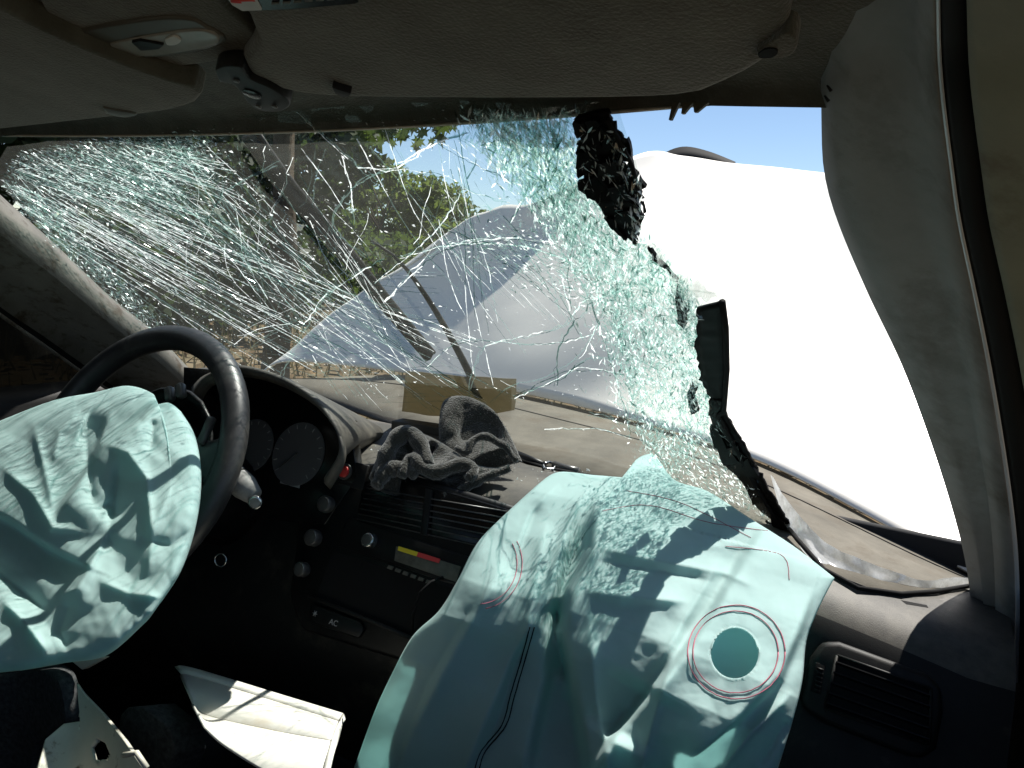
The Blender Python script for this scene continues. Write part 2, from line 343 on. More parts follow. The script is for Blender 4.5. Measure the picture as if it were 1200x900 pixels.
for i in range(330):
    x = r.uniform(300, 545); ymax = 132+42*math.exp(-((x-490)/45)**2)+30*math.exp(-((x-420)/40)**2)-20*(x < 360)
    c = loc((x, r.uniform(70, ymax)), r.uniform(5.4, 6.2)); a = r.normal(size=3)*.5+np.array([0, 0, -1]); a /= np.linalg.norm(a); b = np.cross(a, r.normal(size=3)); b /= np.linalg.norm(b)
    s = r.uniform(.07, .13); o_ = len(LV); LV += [c+a*s*q[1]+b*s*q[0] for q in lob]; LF.append(tuple(range(o_, o_+16)))
obj('crown', mesh('crown', LV, LF, [M['leaf_mid']]), ot)
# fallen leaves and dry grass
n = 9000; r = np.random.default_rng(3); D = 3+24*r.random(n)**1.3; A = np.radians(r.uniform(-5, 75, n)); P = np.stack([CAM[0]-np.sin(A)*D, CAM[1]+np.cos(A)*D, np.zeros(n)], 1)
keep = (np.abs(P[:, 0]) > 1.1) | (P[:, 1] > 2.6); P = P[keep]; P[:, 2] = [ground_z(x, y)+.03 for x, y, _ in P]
a = r.normal(size=P.shape)*np.array([1, 1, .35]); a /= np.linalg.norm(a, axis=1)[:, None]; b = np.cross(a, np.array([0, 0, 1.])+r.normal(size=P.shape)*.3); s = .05*(.6+r.random((len(P), 1)))
V = np.stack([P-a*s, P-b*s*.6, P+a*s, P+b*s*.6], 1).reshape(-1, 3)
o = obj('fallen_leaves', mesh('fallen_leaves', V, [(4*i, 4*i+1, 4*i+2, 4*i+3) for i in range(len(P))], [M['litter']]), kind='stuff'); o['label'] = 'brown fallen leaves on the ground beyond the car'; o['category'] = 'leaves'
n = 7000; D = 5+22*r.random(n); A = np.radians(r.uniform(0, 75, n)); P = np.stack([CAM[0]-np.sin(A)*D, CAM[1]+np.cos(A)*D, np.zeros(n)], 1)
P = P[(np.abs(P[:, 0]) > 1.2) | (P[:, 1] > 3)]; P[:, 2] = [ground_z(x, y)-.02 for x, y, _ in P]; a = r.normal(size=P.shape); a[:, 2] = 0; a /= np.linalg.norm(a, axis=1)[:, None]
h = .12+.22*r.random((len(P), 1)); V = np.stack([P-a*.012, P+a*.012, P+a*.012+np.array([0, 0, 1])*h+r.normal(size=P.shape)*.07], 1).reshape(-1, 3)
o = obj('dry_grass', mesh('dry_grass', V, [(3*i, 3*i+1, 3*i+2) for i in range(len(P))], [M['grass_dry']]), kind='stuff'); o['label'] = 'tufts of dry grass on the ground beyond the car'; o['category'] = 'grass'

# ================================================================== THE CAR
car = thing('wrecked_car', 'wrecked white car with shattered windshield, raised hood and two spent teal airbags', 'car')
HZ = lambda x: 1.330+.02*x                              # header height
def y_ws(x, z):                                        # windshield surface
    v = (z-.88)/(1.33-.88); yb = .07-np.where(np.asarray(x) > 0, .26, .13)*(x/.7)**2; yt = -.60+.06*(1-(x/.53)**2); return yb+(yt-yb)*v
gws = lambda p: p[:, 1]-y_ws(p[:, 0], p[:, 2])
def ws(p, off=0.):                                      # pixel -> windshield surface, off > 0 towards the cabin
    return march(p, gws, .2, 2.6, 300)+off*np.array([0, -.62, -.78])
# ---- header, headliner, visors
yh = lambda x: -.605+.06*(1-(x/.53)**2)
xs = np.linspace(-.72, .74, 40)
def zr(x, y):
    k = np.maximum(yh(x)-y, 0); return HZ(x)+.012+.30*k-.16*k*k-.10*np.maximum(np.abs(x)-.42, 0)
rows = [0, .004, .012, .03, .06, .1, .16, .25, .4, .6, .9, 1.3, 1.8]
G = np.array([[(x, yh(x)-k, zr(x, yh(x)-k)-(.012 if k == 0 else .004 if k == .004 else 0)) for x in xs] for k in rows])
hl = grid_obj('headliner', G, M['headliner'], car, label='grey fuzzy headliner along the top of the windshield')
G2 = np.array([[(x, yh(x)+.004, HZ(x)-.001) for x in xs], [(x, yh(x)+.03, HZ(x)+.012) for x in xs], [(x, yh(x)-.2, HZ(x)+.09) for x in xs], [(x, yh(x)-1.9, HZ(x)+.16) for x in xs]])
grid_obj('roof_panel', G2, M['car_white'], car, thick=.002)
# torn fuzz hanging from the header at the right
r = np.random.default_rng(8)
for a_, b_, dn in ((788, 796, 9), (800, 812, 5), (812, 830, 4)):
    p0, p1 = aty(np.array([[a_, 120], [b_, 120]]), np.array([-.606, -.606])); md = (p0+p1)/2-np.array([.004, 0, dn*.0011+.002])
    prism('torn_shred', [p0, p1, md+np.array([.002, 0, .0]), md], (0, .004, 0), M['headliner'], hl)
# visor plane slopes up and back from the header
vn = np.array([0, -.27, -.96]); vpt = np.array([0, -.60, 1.318])
vis = lambda p, up=0.: atplane(np.asarray(p, float), vpt+np.array([0, 0, up]), vn)
def pad(name, pix, up, thick, m, parent, bev, label=None, n=60, smooth=True):
    pp = poly_sample(list(pix)+[pix[0]], n+1, smooth)[:-1]; o = prism(name, vis(pp, up), (0, .25*thick, .97*thick), m, parent, bev, 4, label); return o
v2 = pad('sun_visor', [(283, 70), (285, 88), (300, 98), (345, 110), (400, 116), (600, 119), (790, 116), (850, 100), (895, 76), (918, 55), (925, 20), (926, -30), (930, -120), (600, -140), (260, -130), (262, -30), (300, 40)], 0, .022, M['visor'], car, .008, 'passenger sun visor folded up, fuzzy grey, with hinge hole at its end')
v1 = pad('sun_visor', [(-70, 158), (0, 152), (110, 140), (185, 132), (225, 122), (237, 113), (230, 103), (200, 95), (130, 70), (60, 40), (0, 10), (-80, -30)], -.004, .022, M['visor'], car, .008, 'driver sun visor folded up at the upper left')
cn = pad('dome_light_console', [(40, -10), (60, 25), (95, 52), (130, 75), (165, 82), (240, 76), (300, 62), (312, 56), (300, 40), (262, 5), (245, -20)], .012, .03, M['visor'], car, .007, 'raised overhead console holding the dome lamp')
ls = pad('dome_lamp', [(82, 40), (90, 50), (128, 68), (180, 68), (235, 60), (262, 50), (262, 44), (240, 32), (225, 24), (190, 22), (130, 30)], .009, .006, M['lens_shade'], cn and car, .002, 'overhead dome lamp with milky lens')
pad('lens', [(128, 52), (140, 66), (180, 66), (235, 58), (258, 48), (235, 36), (180, 42)], .0072, .004, M['lens'], ls, .0012)
pad('switch', [(154, 50), (164, 48), (192, 53), (186, 58), (165, 60)], .005, .003, M['black_plastic'], ls, .0006, smooth=False)
pad('bulb', [(193, 47), (203, 43), (212, 48), (206, 53), (196, 53)], .0052, .002, M['white_print'], ls, .0006)
mm = pad('mirror_mount', [(252, 82), (262, 78), (282, 79), (292, 92), (318, 104), (338, 118), (338, 126), (326, 131), (306, 130), (292, 122), (275, 100), (258, 96)], -.006, .014, M['black_plastic'], car, .002, 'black bracket where the rear view mirror broke off')
for c_ in ((277, 94), (303, 124), (322, 124)):
    disc('screw', vis(np.array([c_]), -.0065)[0], vn, .0028, .0015, M['knob'], mm, 12)
disc('socket', vis(np.array([(295, 110)]), -.0065)[0], vn, .008, .0008, M['black_gloss'], mm, 20)
for (c_, w_, lab) in (((140, 130), 20, None), ((400, 106), 11, None)):
    pad('visor_clip', [(c_[0]-w_, c_[1]-4), (c_[0]-w_*.4, c_[1]-1), (c_[0]+w_, c_[1]+4), (c_[0]+w_*.3, c_[1]+8), (c_[0]-w_*.6, c_[1]+4)], -.006, .012, M['black_plastic'] if w_ < 20 else M['lens_shade'], car, .0015)
hg = pad('visor_hinge', [(886, 60), (900, 52), (918, 40), (930, 42), (934, 55), (925, 66), (905, 70), (890, 69)], -.004, .014, M['visor'], car, .004)
pad('hinge_hole', [(888, 64), (897, 58), (909, 58), (911, 63), (903, 68), (891, 68)], -.0052, .001, M['seal'], hg, 0)
lb = pad('warning_label', [(262, -8), (272, 6), (284, 13), (340, 11), (420, 4), (418, -10), (340, -12)], -.0012, .001, M['black_gloss'], v2, 0, 'warning label on the passenger visor', smooth=False)
pad('warning_label', [(262, -8), (272, 6), (284, 13), (307, 12), (296, -8)], -.0022, .001, M['white_print'], v2, 0, 'white end of the warning label with a red prohibition ring', smooth=False)
c0 = vis(np.array([(285, 1)]), -.0036)[0]
tube('warning_label', [c0+np.array([.007*math.cos(t), .007*math.sin(t), .002*math.sin(t)]) for t in np.linspace(0, 6.283, 20, endpoint=False)], .0011, M['red'], v2, 5, True)
for k in range(7):
    x0 = 318+13*k; yy = 8-.075*(x0-318)
    pad('label_print', [(x0, yy-2.5), (x0+9, yy-3), (x0+9, yy-5), (x0, yy-4.5)], -.0023, .0005, M['grey_label'], v2, 0, smooth=False)

# ---- right A pillar, seal, door frame
PL = [(962, -60), (963, 60), (965, 122), (968, 200), (985, 262), (1020, 345), (1060, 430), (1095, 525), (1120, 605), (1134, 665), (1142, 730), (1146, 800)]
yL = [-.70, -.63, -.60, -.545, -.50, -.43, -.355, -.265, -.185, -.12, -.06, .0]
P0 = aty(np.array(PL), np.array(yL))
def rail(pix, dy): return aty(np.array(pix), np.array(yL)+dy)
MID1 = [(1005, -60), (1006, 60), (1008, 122), (1014, 200), (1030, 262), (1060, 345), (1092, 430), (1120, 525), (1140, 605), (1150, 665), (1155, 730), (1158, 800)]
MID2 = [(1050, -60), (1052, 60), (1054, 122), (1064, 200), (1078, 262), (1104, 345), (1128, 430), (1148, 525), (1163, 605), (1170, 665), (1172, 730), (1173, 800)]
PR = [(1096, -60), (1098, 60), (1103, 122), (1113, 200), (1122, 262), (1140, 345), (1157, 430), (1173, 525), (1184, 605), (1189, 665), (1190, 730), (1188, 800)]
q = lambda P, dx: [(x+dx, y) for x, y in P]
G = loft([rail(q(PL, 3), .05), P0, rail(q(PL, 14), -.016), rail(MID1, -.028), rail(MID2, -.034), rail(q(PR, -22), -.045), rail(PR, -.075)], 60)
grid_obj('pillar_trim', G, M['pillar_trim'], car, thick=.003, label='right pillar trim, scuffed grey plastic curving down beside the hole', flip=True)
G = loft([rail(PR, -.0755), rail(q(PR, 5), -.079), rail(q(PR, 5), -.07)], 60); grid_obj('pillar_highlight', G, M['edge_highlight'], car, flip=True)  # thin blue-white strip painted in as the trim edge highlight
G = loft([rail(q(PR, 6), -.07), rail(q(PR, 14), -.082), rail([(x+36, y) for x, y in PR], -.085), rail([(x+40, y) for x, y in PR], -.07)], 60)
grid_obj('door_seal', G, M['seal'], car, thick=.003, label='black rubber door seal beside the right pillar', flip=True)
G = loft([rail([(x+39, y) for x, y in PR], -.07), rail([(x+41, y) for x, y in PR], -.092), rail([(x+50, y) for x, y in PR], -.097), rail([(x+140, y) for x, y in PR], -.115), rail([(x+300, y) for x, y in PR], -.15)], 60)
grid_obj('door_frame', G, M['door_trim'], car, thick=.003, label='olive grey door frame at the right edge', flip=True)
# pillar screws and scratches: two small dark nicks
for c_ in ((969, 100), (966, 112)):
    p_ = aty(np.array([c_, (c_[0]+5, c_[1]+7)]), np.array([-.628, -.628])); tube('scratch', [p_[0], p_[1]], [.0006, .0012], M['black_plastic'], car, 5)

# ---- left A pillar and door
PT = [(-60, 168), (-10, 222), (60, 285), (125, 347), (178, 390), (232, 446), (262, 475)]
A0 = ws(PT, .004); yA = A0[:, 1]
PB = [(-60, 262), (-10, 330), (60, 380), (120, 423), (160, 452), (205, 482), (240, 500)]
side = lambda P, o_=0.: atplane(np.array(P, float), (-.735+o_, 0, .93), (1, 0, -.33))
PM = [((a[0]+b[0])/2+6, (a[1]+b[1])/2-6) for a, b in zip(PT, PB)]
G = loft([aty(np.array(q(PT, 2)), yA+.03), A0, aty(np.array(PM), yA-.02), side(PB), side([(x-6, y+16) for x, y in PB])], 40)
grid_obj('pillar_trim', G, M['dirty_pillar'], car, thick=.003, label='left pillar trim caked in brown dirt above the steering wheel')
l1 = side([(-60, 288), (-5, 333), (60, 380), (112, 420), (155, 455)], -.008); l1b = side([(-60, 291), (-5, 336.5), (60, 383.5), (112, 423.5), (155, 458)], -.008)
G = loft([l1, l1b], 24); grid_obj('door_chrome', G, M['edge_highlight'], car, thick=.003, label='bright strip along the driver door frame')
l2 = side([(-60, 318), (-5, 362), (60, 408), (112, 445), (150, 470)], -.012); l2b = side([(-60, 324), (-5, 368), (60, 413), (112, 449), (150, 473)], -.012)
G = loft([l2, l2b], 24); grid_obj('door_strip', G, M['dirty_pillar'], car, thick=.003)
G = loft([l1b, l2], 24); grid_obj('door_seal', G, M['seal'], car, thick=.003)
# driver door: lower panel, glass
ys_ = np.linspace(-2.3, .1, 14)
G = np.array([[(-.775+.02*math.sin(j), y, z) for y in ys_] for j, z in enumerate((.93, .9, .75, .6, .4, .1))]); grid_obj('door_panel', G, M['dash_dark'], car, thick=.02, label='dark driver door panel')
G = np.array([[(-.77+.14*k, -2.3+(2.3+float(y_ws(-.70+.14*k, .93+k*.38))-.09)*f_, .93+k*.38) for f_ in np.linspace(0, 1, 12)] for k in (0, .25, .5, .75, 1)]); grid_obj('side_window', G, M['blackened_glass'], car, label='dark driver side window')
# cabin shell out of view: floor, firewall, back seat, right door
G = np.array([[(x, y, .12) for x in (-.8, 0, .8)] for y in (-2.5, -1, .4)]); grid_obj('floor_pan', G, M['car_dark'], car, thick=.01)
G = np.array([[(x, y, z) for x in (-.8, 0, .8)] for y, z in ((.12, .86), (.22, .6), (.3, .1))]); grid_obj('firewall', G, M['car_dark'], car, thick=.01)
G = np.array([[(x, y, z) for x in (-.75, 0, .75)] for y, z in ((-2.35, 1.0), (-2.2, .6), (-1.75, .5), (-1.7, .12))]); grid_obj('back_seat', G, M['seat'], car, thick=.1)
G = np.array([[(.78, y, z) for y in ys_] for z in (.90, .75, .5, .1)]); grid_obj('door_panel', G, M['dash_dark'], car, thick=.02, label='dark passenger door panel')
def seat(cx, name, label):
    V = []; prof = [(-.55, .36), (-.5, .42), (-.75, .42), (-1.0, .40), (-1.06, .5), (-1.14, .8)]
    Gs = np.array([[(cx+x, y-.12, z-.06+(.03 if abs(x) > .2 else 0)) for x in np.linspace(-.25, .25, 9)] for y, z in [(-.42, .30), (-.44, .36), (-.6, .39), (-.8, .37), (-.98, .36), (-1.04, .42), (-1.12, .6), (-1.2, .85), (-1.23, 1.0)]])
    o = grid_obj(name, Gs, M['seat'], car, thick=.09, label=label); s = o.modifiers.new('sub', 'SUBSURF'); s.levels = s.render_levels = 2
seat(-.37, 'front_seat', None)
# cabin rear corners
G = np.array([[(s_*.70, y, z) for y in (-1.5, -1.36)] for s_ in (-1,) for z in (.9, 1.38)]); grid_obj('centre_pillar', G, M['pillar_trim'], car, thick=.03)

# ---- windshield glass
gl_left = [(8, 172), (-12, 205), (60, 283), (130, 350), (178, 388), (236, 446)]
gl_top = [(8, 172), (120, 158), (230, 144), (340, 128), (520, 118), (722, 116)]
gl_right = [(722, 116), (737, 165), (752, 215), (752, 268), (800, 308), (832, 345), (850, 345), (856, 400), (853, 468), (838, 480), (872, 540), (908, 602), (942, 643), (972, 676)]
gl_bot = [(236, 446), (285, 436), (400, 472), (470, 493), (620, 538), (720, 556), (790, 572), (880, 630), (972, 676)]
Gp = coons(gl_top, gl_bot, gl_left, gl_right, 150, 110, smooth=False)
fl = Gp.reshape(-1, 2)
def sag(P):                                             # how far the broken pane hangs into the cabin
    P = np.asarray(P, float); d, s, u = dist_line(P, [(640, 120), (700, 300), (760, 520), (800, 575)])
    return .010*np.exp(-(d/45)**2)
def bulge(P):                                           # the passenger bag pushed the right part of the pane outward
    right = np.clip((P[:, 0]-640)/150, 0, 1); right = right*right*(3-2*right)
    return .03*right*np.exp(-((P[:, 1]-420)/120)**2)
def wsr(P, off=0.):                                     # broken-pane surface
    P = np.asarray(P, float); S = march(P, gws, .2, 2.6, 300); n_ = np.array([0, -.62, -.78]); d = S-CAM; d /= np.linalg.norm(d, axis=1)[:, None]
    return S+n_*(sag(P)+off)[:, None]+d*bulge(P)[:, None]
S = wsr(fl); nn = np.array([.004*noise.noise(Vector((x/60, y/60, 1)))+.0016*noise.noise(Vector((x/17, y/17, 5))) for x, y in fl])
S = S+np.array([0, -.62, -.78])*nn[:, None]
wsh = grid_obj('windshield', S.reshape(110, 150, 3), M['glass'], car, label='shattered laminated windshield, torn away from the right pillar', smooth=True)

def in_poly2(P, poly): return inpoly(P[:, 0], P[:, 1], poly)
CR_V, CR_F, CR_I = [], [], []
def add_cracks(lines, rad, probs=(.3, .5, .2), jit=.35, step=9, off=.003):
    """each line: polyline in frame pixels -> slender irregular glass slivers on the pane"""
    allp, spans = [], []
    for ln in lines:
        ln = np.asarray(ln, float); L = np.linalg.norm(np.diff(ln, axis=0), axis=1).sum(); n_ = max(3, int(L/step)); pp = poly_sample(ln, n_, len(ln) > 2)
        pp[1:-1] += rng.normal(size=(n_-2, 2))*jit; spans.append((len(allp), n_)); allp += list(pp)
    X = wsr(np.array(allp), off)
    tocam = CAM-X; tocam /= np.linalg.norm(tocam, axis=1)[:, None]
    for (a, n_) in spans:
        x = X[a:a+n_]; w0 = rad*rng.uniform(.3, 1.0); mi = rng.choice(3, p=probs)
        for i in range(n_-1):
            if rng.random() < .12: mi = rng.choice(3, p=probs)
            t = x[i+1]-x[i]; nrm = np.array([0, -.62, -.78]); side = np.cross(t, nrm); side /= np.linalg.norm(side)+1e-12
            th = rng.normal()*.7; sv = side*math.cos(th)+nrm*math.sin(th); w = w0*rng.uniform(.7, 1.3); w2 = w0*rng.uniform(.7, 1.3); k = len(CR_V)
            nv = np.cross(t, sv); nv /= np.linalg.norm(nv)+1e-12
            CR_V.extend([x[i]-sv*w, x[i]+sv*w, x[i+1]+sv*w2, x[i+1]-sv*w2, (x[i]+x[i+1])/2+nv*w*1.2]); CR_F.extend([(k, k+1, k+4), (k+1, k+2, k+4), (k+2, k+3, k+4), (k+3, k, k+4)]); CR_I.extend([mi]*4)
def bundle(n_, start, end, s_spread, e_spread, bend=10, trim=0.):
    out = []
    for i in range(n_):
        a = np.asarray(start)+rng.uniform(-1, 1, 2)*s_spread; b = np.asarray(end)+rng.uniform(-1, 1, 2)*e_spread
        t0, t1 = sorted(rng.random(2)) if trim else (0, 1)
        if trim and t1-t0 < .15: t1 = min(1, t0+.25)
        a, b = a+(b-a)*t0, a+(b-a)*t1; m_ = (a+b)/2+rng.normal(size=2)*bend*.45; out.append([a, m_, b])
    return out
clip_poly = [(20, 180), (230, 147), (340, 132), (720, 122), (750, 215), (752, 265), (790, 312), (840, 470), (800, 570), (720, 560), (470, 488), (400, 466), (290, 432), (240, 440), (60, 280), (0, 215)]
def clipped(lines):
    out = []
    for l in lines:
        pp = poly_sample(l, 30, len(l) > 2); k = in_poly2(pp, clip_poly)
        if k.sum() > 4: out.append(pp[k])
    return out
# long cracks with sun glints painted white, fanning down to the right, a steeper family across them
BR_, MD_, DM_ = (.55, .33, .12), (.32, .48, .20), (.14, .50, .36)
def fam(n_, s0, s1, e0, e1, rad, pr_, trim=0., bend=6):
    s0, s1, e0, e1 = map(np.asarray, (s0, s1, e0, e1)); L = []
    for _ in range(n_):
        f_ = rng.random(); a = s0+(s1-s0)*f_+rng.normal(size=2)*4; b = e0+(e1-e0)*np.clip(f_+rng.normal()*.10, 0, 1)+rng.normal(size=2)*8
        if trim:
            t0 = rng.uniform(0, 1-trim); t1 = t0+trim*rng.uniform(.5, 1); a, b = a+(b-a)*t0, a+(b-a)*t1
        L.append([a, a+(b-a)*rng.uniform(.35, .65)+rng.normal(size=2)*bend, b])
    add_cracks(clipped(L), rad, pr_)
fam(34, (20, 190), (20, 250), (560, 400), (300, 440), .0008, BR_)
fam(30, (40, 180), (200, 150), (620, 470), (420, 470), .0008, MD_)
fam(30, (120, 165), (330, 135), (640, 500), (500, 480), .0007, BR_, .5)
fam(22, (330, 135), (560, 130), (730, 520), (560, 480), .0006, MD_, .6)
fam(26, (100, 180), (360, 150), (330, 440), (560, 470), .0006, MD_, .55, 10)
fam(120, (20, 185), (180, 155), (330, 300), (300, 200), .0006, MD_, .6)
fam(80, (10, 205), (60, 180), (330, 430), (380, 330), .0006, BR_, .6)
fam(40, (150, 155), (280, 145), (200, 400), (330, 430), .0005, DM_, .4, 12)
fam(26, (460, 250), (560, 200), (700, 330), (740, 480), .0005, DM_, .5)
fam(20, (250, 390), (330, 440), (420, 300), (560, 420), .0006, MD_, .5)
# broken arcs linking the long cracks
arcs = []
for k in range(30):
    R_ = rng.uniform(110, 520); a0 = math.radians(rng.uniform(-2, 42)); a1 = a0+math.radians(rng.uniform(8, 26)); th = np.linspace(a0, a1, 9)
    arcs.append(np.stack([40+R_*np.cos(th)*1.05, 150+R_*np.sin(th)*.9], 1)+rng.normal(size=(9, 2))*2.5)
add_cracks(clipped(arcs), .00042, DM_, jit=.6)
# single cracks that can be followed
singles = [[(430, 300), (392, 262), (420, 215), (470, 190), (515, 164), (550, 155)], [(415, 262), (413, 215), (400, 180)], [(350, 130), (402, 175), (450, 215)],
 [(420, 195), (520, 205), (560, 225), (600, 232)], [(515, 165), (560, 190), (600, 212)], [(548, 470), (560, 420), (580, 400), (630, 390), (665, 375), (690, 345), (740, 330)],
 [(575, 470), (600, 450), (640, 440), (680, 410), (702, 372)], [(600, 466), (660, 440), (690, 415), (725, 410)], [(610, 460), (680, 430), (735, 430)], [(500, 430), (545, 398), (640, 400), (700, 385)],
 [(540, 160), (600, 200), (640, 260), (690, 330), (722, 430), (740, 500)], [(640, 130), (630, 190), (620, 220), (600, 260)], [(660, 130), (655, 190), (625, 225)],
 [(450, 350), (520, 290), (600, 285), (680, 300)], [(470, 300), (560, 280), (650, 282)], [(240, 260), (270, 220), (330, 190)], [(330, 440), (380, 350), (450, 300)],
 [(680, 260), (665, 310), (670, 360)], [(640, 500), (700, 500), (745, 505)], [(690, 480), (740, 492), (790, 540)], [(560, 180), (520, 260), (440, 330)], [(700, 345), (660, 400), (650, 450)]]
for _ in range(2): add_cracks([np.asarray(s)+rng.normal(size=(len(s), 2))*1.5 for s in singles], .0009, (.3, .5, .2), jit=.9, step=6)
# fine comb cracks across the raised hood
add_cracks([[(430+rng.uniform(-40, 60), y), (480+rng.uniform(0, 60), y+rng.uniform(-4, 6))] for y in np.linspace(280, 470, 34)], .0004, (.1, .3, .6))
add_cracks([[(500+8*k, 270+4*k), (560+8*k, 330+4*k)] for k in range(14)], .0004, (.4, .4, .2))
obj('crack_lines', mesh('crack_lines', CR_V, CR_F, [M['glass_bright'], M['glass_teal'], M['glass_dark']], CR_I), wsh, 'long cracks with glints painted white', 'stuff')

# crushed zones: thousands of small chips
CH_V, CH_F, CH_I = [], [], []
def chips(poly, n_, size, dirv, probs, spread=.006, aspect=2.2, tilt=.5, off=.003, soft=9, keep_in=True):
    poly = np.asarray(poly, float); lo, hi = poly.min(0), poly.max(0); P = []
    while len(P) < n_:
        c = rng.uniform(lo, hi, (n_*2, 2)); P += list(c[in_poly2(c, poly)])
    P = np.array(P[:n_])+rng.normal(size=(n_, 2))*soft*rng.random((n_, 1))
    if keep_in: P = P[in_poly2(P, clip_poly)|in_poly2(P, poly)]
    X = wsr(P, off); X2 = wsr(P+np.asarray(dirv)*6., off); nrm = np.array([0, -.62, -.78])
    for x, x2 in zip(X, X2):
        t = (x2-x); t /= np.linalg.norm(t); sd_ = np.cross(t, nrm); a = rng.normal()*.45; t_ = t*math.cos(a)+sd_*math.sin(a); s_ = -t*math.sin(a)+sd_*math.cos(a)
        b1, b2 = rng.normal()*tilt, rng.normal()*tilt*.6; s2 = s_*math.cos(b1)+nrm*math.sin(b1); t2 = t_*math.cos(b2)+nrm*math.sin(b2)
        l = size*rng.uniform(.5, 1.7)*aspect/2; w = size*rng.uniform(.4, 1.2)/2; c = x+nrm*rng.normal()*spread; k = len(CH_V)
        CH_V.extend([c-t2*l+s2*w*rng.uniform(-1, 1), c+s2*w*rng.uniform(.4, 1), c+t2*l+s2*w*rng.uniform(-1, 1), c-s2*w*rng.uniform(.4, 1)]); CH_F.append((k, k+1, k+2, k+3)); CH_I.append(rng.choice(4, p=probs))
# right-hand crushed curtain
pr = (.50, .32, .13, .05)
chips([(545, 132), (668, 128), (690, 190), (745, 270), (722, 330), (745, 430), (775, 540), (735, 470), (700, 340), (640, 250)], 8500, .0036, (.3, 1), pr, .004, 2.8, .5, soft=22)
chips([(715, 330), (752, 275), (800, 320), (824, 360), (832, 440), (838, 478), (812, 530), (790, 560), (765, 540), (740, 440)], 9000, .0036, (.15, 1), pr, .005, 2.8, .5)
chips([(790, 520), (830, 490), (870, 560), (930, 636), (900, 640), (840, 590), (790, 560)], 3200, .0034, (.7, .7), (.58, .22, .14, .06), .004)
chips([(640, 260), (700, 330), (690, 350), (620, 330), (540, 300), (520, 280)], 1100, .003, (1, .1), (.4, .4, .1, .1), .002, soft=14)
# left: crushed along the top corner and the pillar
chips([(22, 176), (235, 146), (250, 170), (220, 225), (150, 235), (60, 232), (10, 200)], 9000, .0028, (1, .42), (.46, .40, .07, .07), .004, 1.8, .6, soft=34)
chips([(0, 205), (60, 235), (120, 300), (185, 370), (200, 392), (170, 380), (60, 282)], 3600, .0034, (.8, .7), (.44, .40, .10, .06), .003, 2.2)
# glints: tiny white chips, sun sparkle painted by their pale colour
def glints(poly, n_, lo, hi): chips(poly, n_, rng.uniform(lo, hi), (1, .45), (0, 0, 1, 0), .002, 1.15, .5, .004, 8)
for lo in np.linspace(.0010, .0036, 7):
    glints([(25, 185), (240, 150), (420, 300), (460, 470), (300, 430), (190, 370), (60, 240)], int(.48/lo), lo, lo*1.2)
    glints([(250, 145), (560, 135), (700, 330), (700, 470), (430, 470), (300, 300)], int(.14/lo), lo, lo*1.2)
    glints([(545, 132), (668, 128), (745, 270), (815, 470), (790, 560), (735, 470), (640, 250)], int(.30/lo), lo, lo*1.1)
obj('crushed_glass', mesh('crushed_glass', CH_V, CH_F, [M['glass_shard'], M['glass_teal'], M['glass_bright'], M['glass_dark']], CH_I), wsh, 'pale teal crushed glass hanging in a curtain at the torn edge', 'stuff')

# black painted border, broken into plates along the torn edge
def frit_band(left, right, n_, m_, off, rag, seed, label=None):
    r = np.random.default_rng(seed); L = poly_sample(left, n_, False); R_ = poly_sample(right, n_, False); L = L+r.normal(size=L.shape)*rag; R_ = R_+r.normal(size=R_.shape)*rag*.5
    Pm = np.array([L*(1-f_)+R_*f_ for f_ in np.linspace(0, 1, m_)]); X = wsr(Pm.reshape(-1, 2), off)+np.array([0, -.62, -.78])*(r.normal(size=(n_*m_, 1))*.0006)
    return grid_obj('border_band', X.reshape(m_, n_, 3), M['frit'], wsh, thick=.004, label=label)
frit_band([(682, 122), (684, 165), (692, 198), (718, 232), (738, 262)], [(716, 122), (738, 165), (752, 205), (757, 235), (750, 276)], 46, 6, .006, 2.2, 21, 'torn black border band under the roof edge')
frit_band([(822, 350), (819, 392), (825, 430), (838, 456)], [(850, 339), (854, 380), (855, 420), (851, 462)], 24, 5, .014, 1.0, 22, 'wide black border plate at the torn edge')
frit_band([(832, 474), (850, 512), (888, 568), (934, 630)], [(850, 468), (876, 515), (910, 575), (952, 642)], 50, 5, .012, 1.6, 23, 'black border strip running down to the dashboard')
frit_band([(836, 452), (834, 474)], [(853, 456), (850, 472)], 6, 4, .014, .8, 24)
def frit_strip(left, right, nl, nw, miss, off=.008, seed=1):
    r = np.random.default_rng(seed); L = poly_sample(left, nl+1, False); R = poly_sample(right, nl+1, False); s = np.linspace(0, 1, nw+1)
    Pm = L[:, None]*(1-s)[None, :, None]+R[:, None]*s[None, :, None]; Pm[1:-1, 1:-1] += r.normal(size=Pm[1:-1, 1:-1].shape)*4.5; Pm[1:-1, 0] += r.normal(size=(nl-1, 2))*3; Pm[1:-1, -1] += r.normal(size=(nl-1, 2))*3
    for j in range(nl):
        for i in range(nw):
            if r.random() < miss: continue
            q4 = Pm[j:j+2, i:i+2].reshape(4, 2)[[0, 1, 3, 2]]; m_ = q4.mean(0); pts = []
            for k in range(4):
                a, b = q4[k], q4[(k+1) % 4]; pts.append(a)
                for t in (.33, .66): pts.append(a+(b-a)*(t+r.normal()*.06)+r.normal(size=2)*np.linalg.norm(b-a)*.07)
            pts = m_+(np.array(pts)-m_)*r.uniform(.92, 1.02); c = wsr(pts, off); mc = c.mean(0); tl = r.normal(size=2)*.07
            c = c+np.array([0, -.62, -.78])*((c-mc)@np.array([1, 0, 0])*tl[0]+(c-mc)@np.array([0, .78, -.62])*tl[1]+r.normal()*.002)[:, None]
            prism('border_shard', c, (0, .0025, .003), M['frit'], wsh)
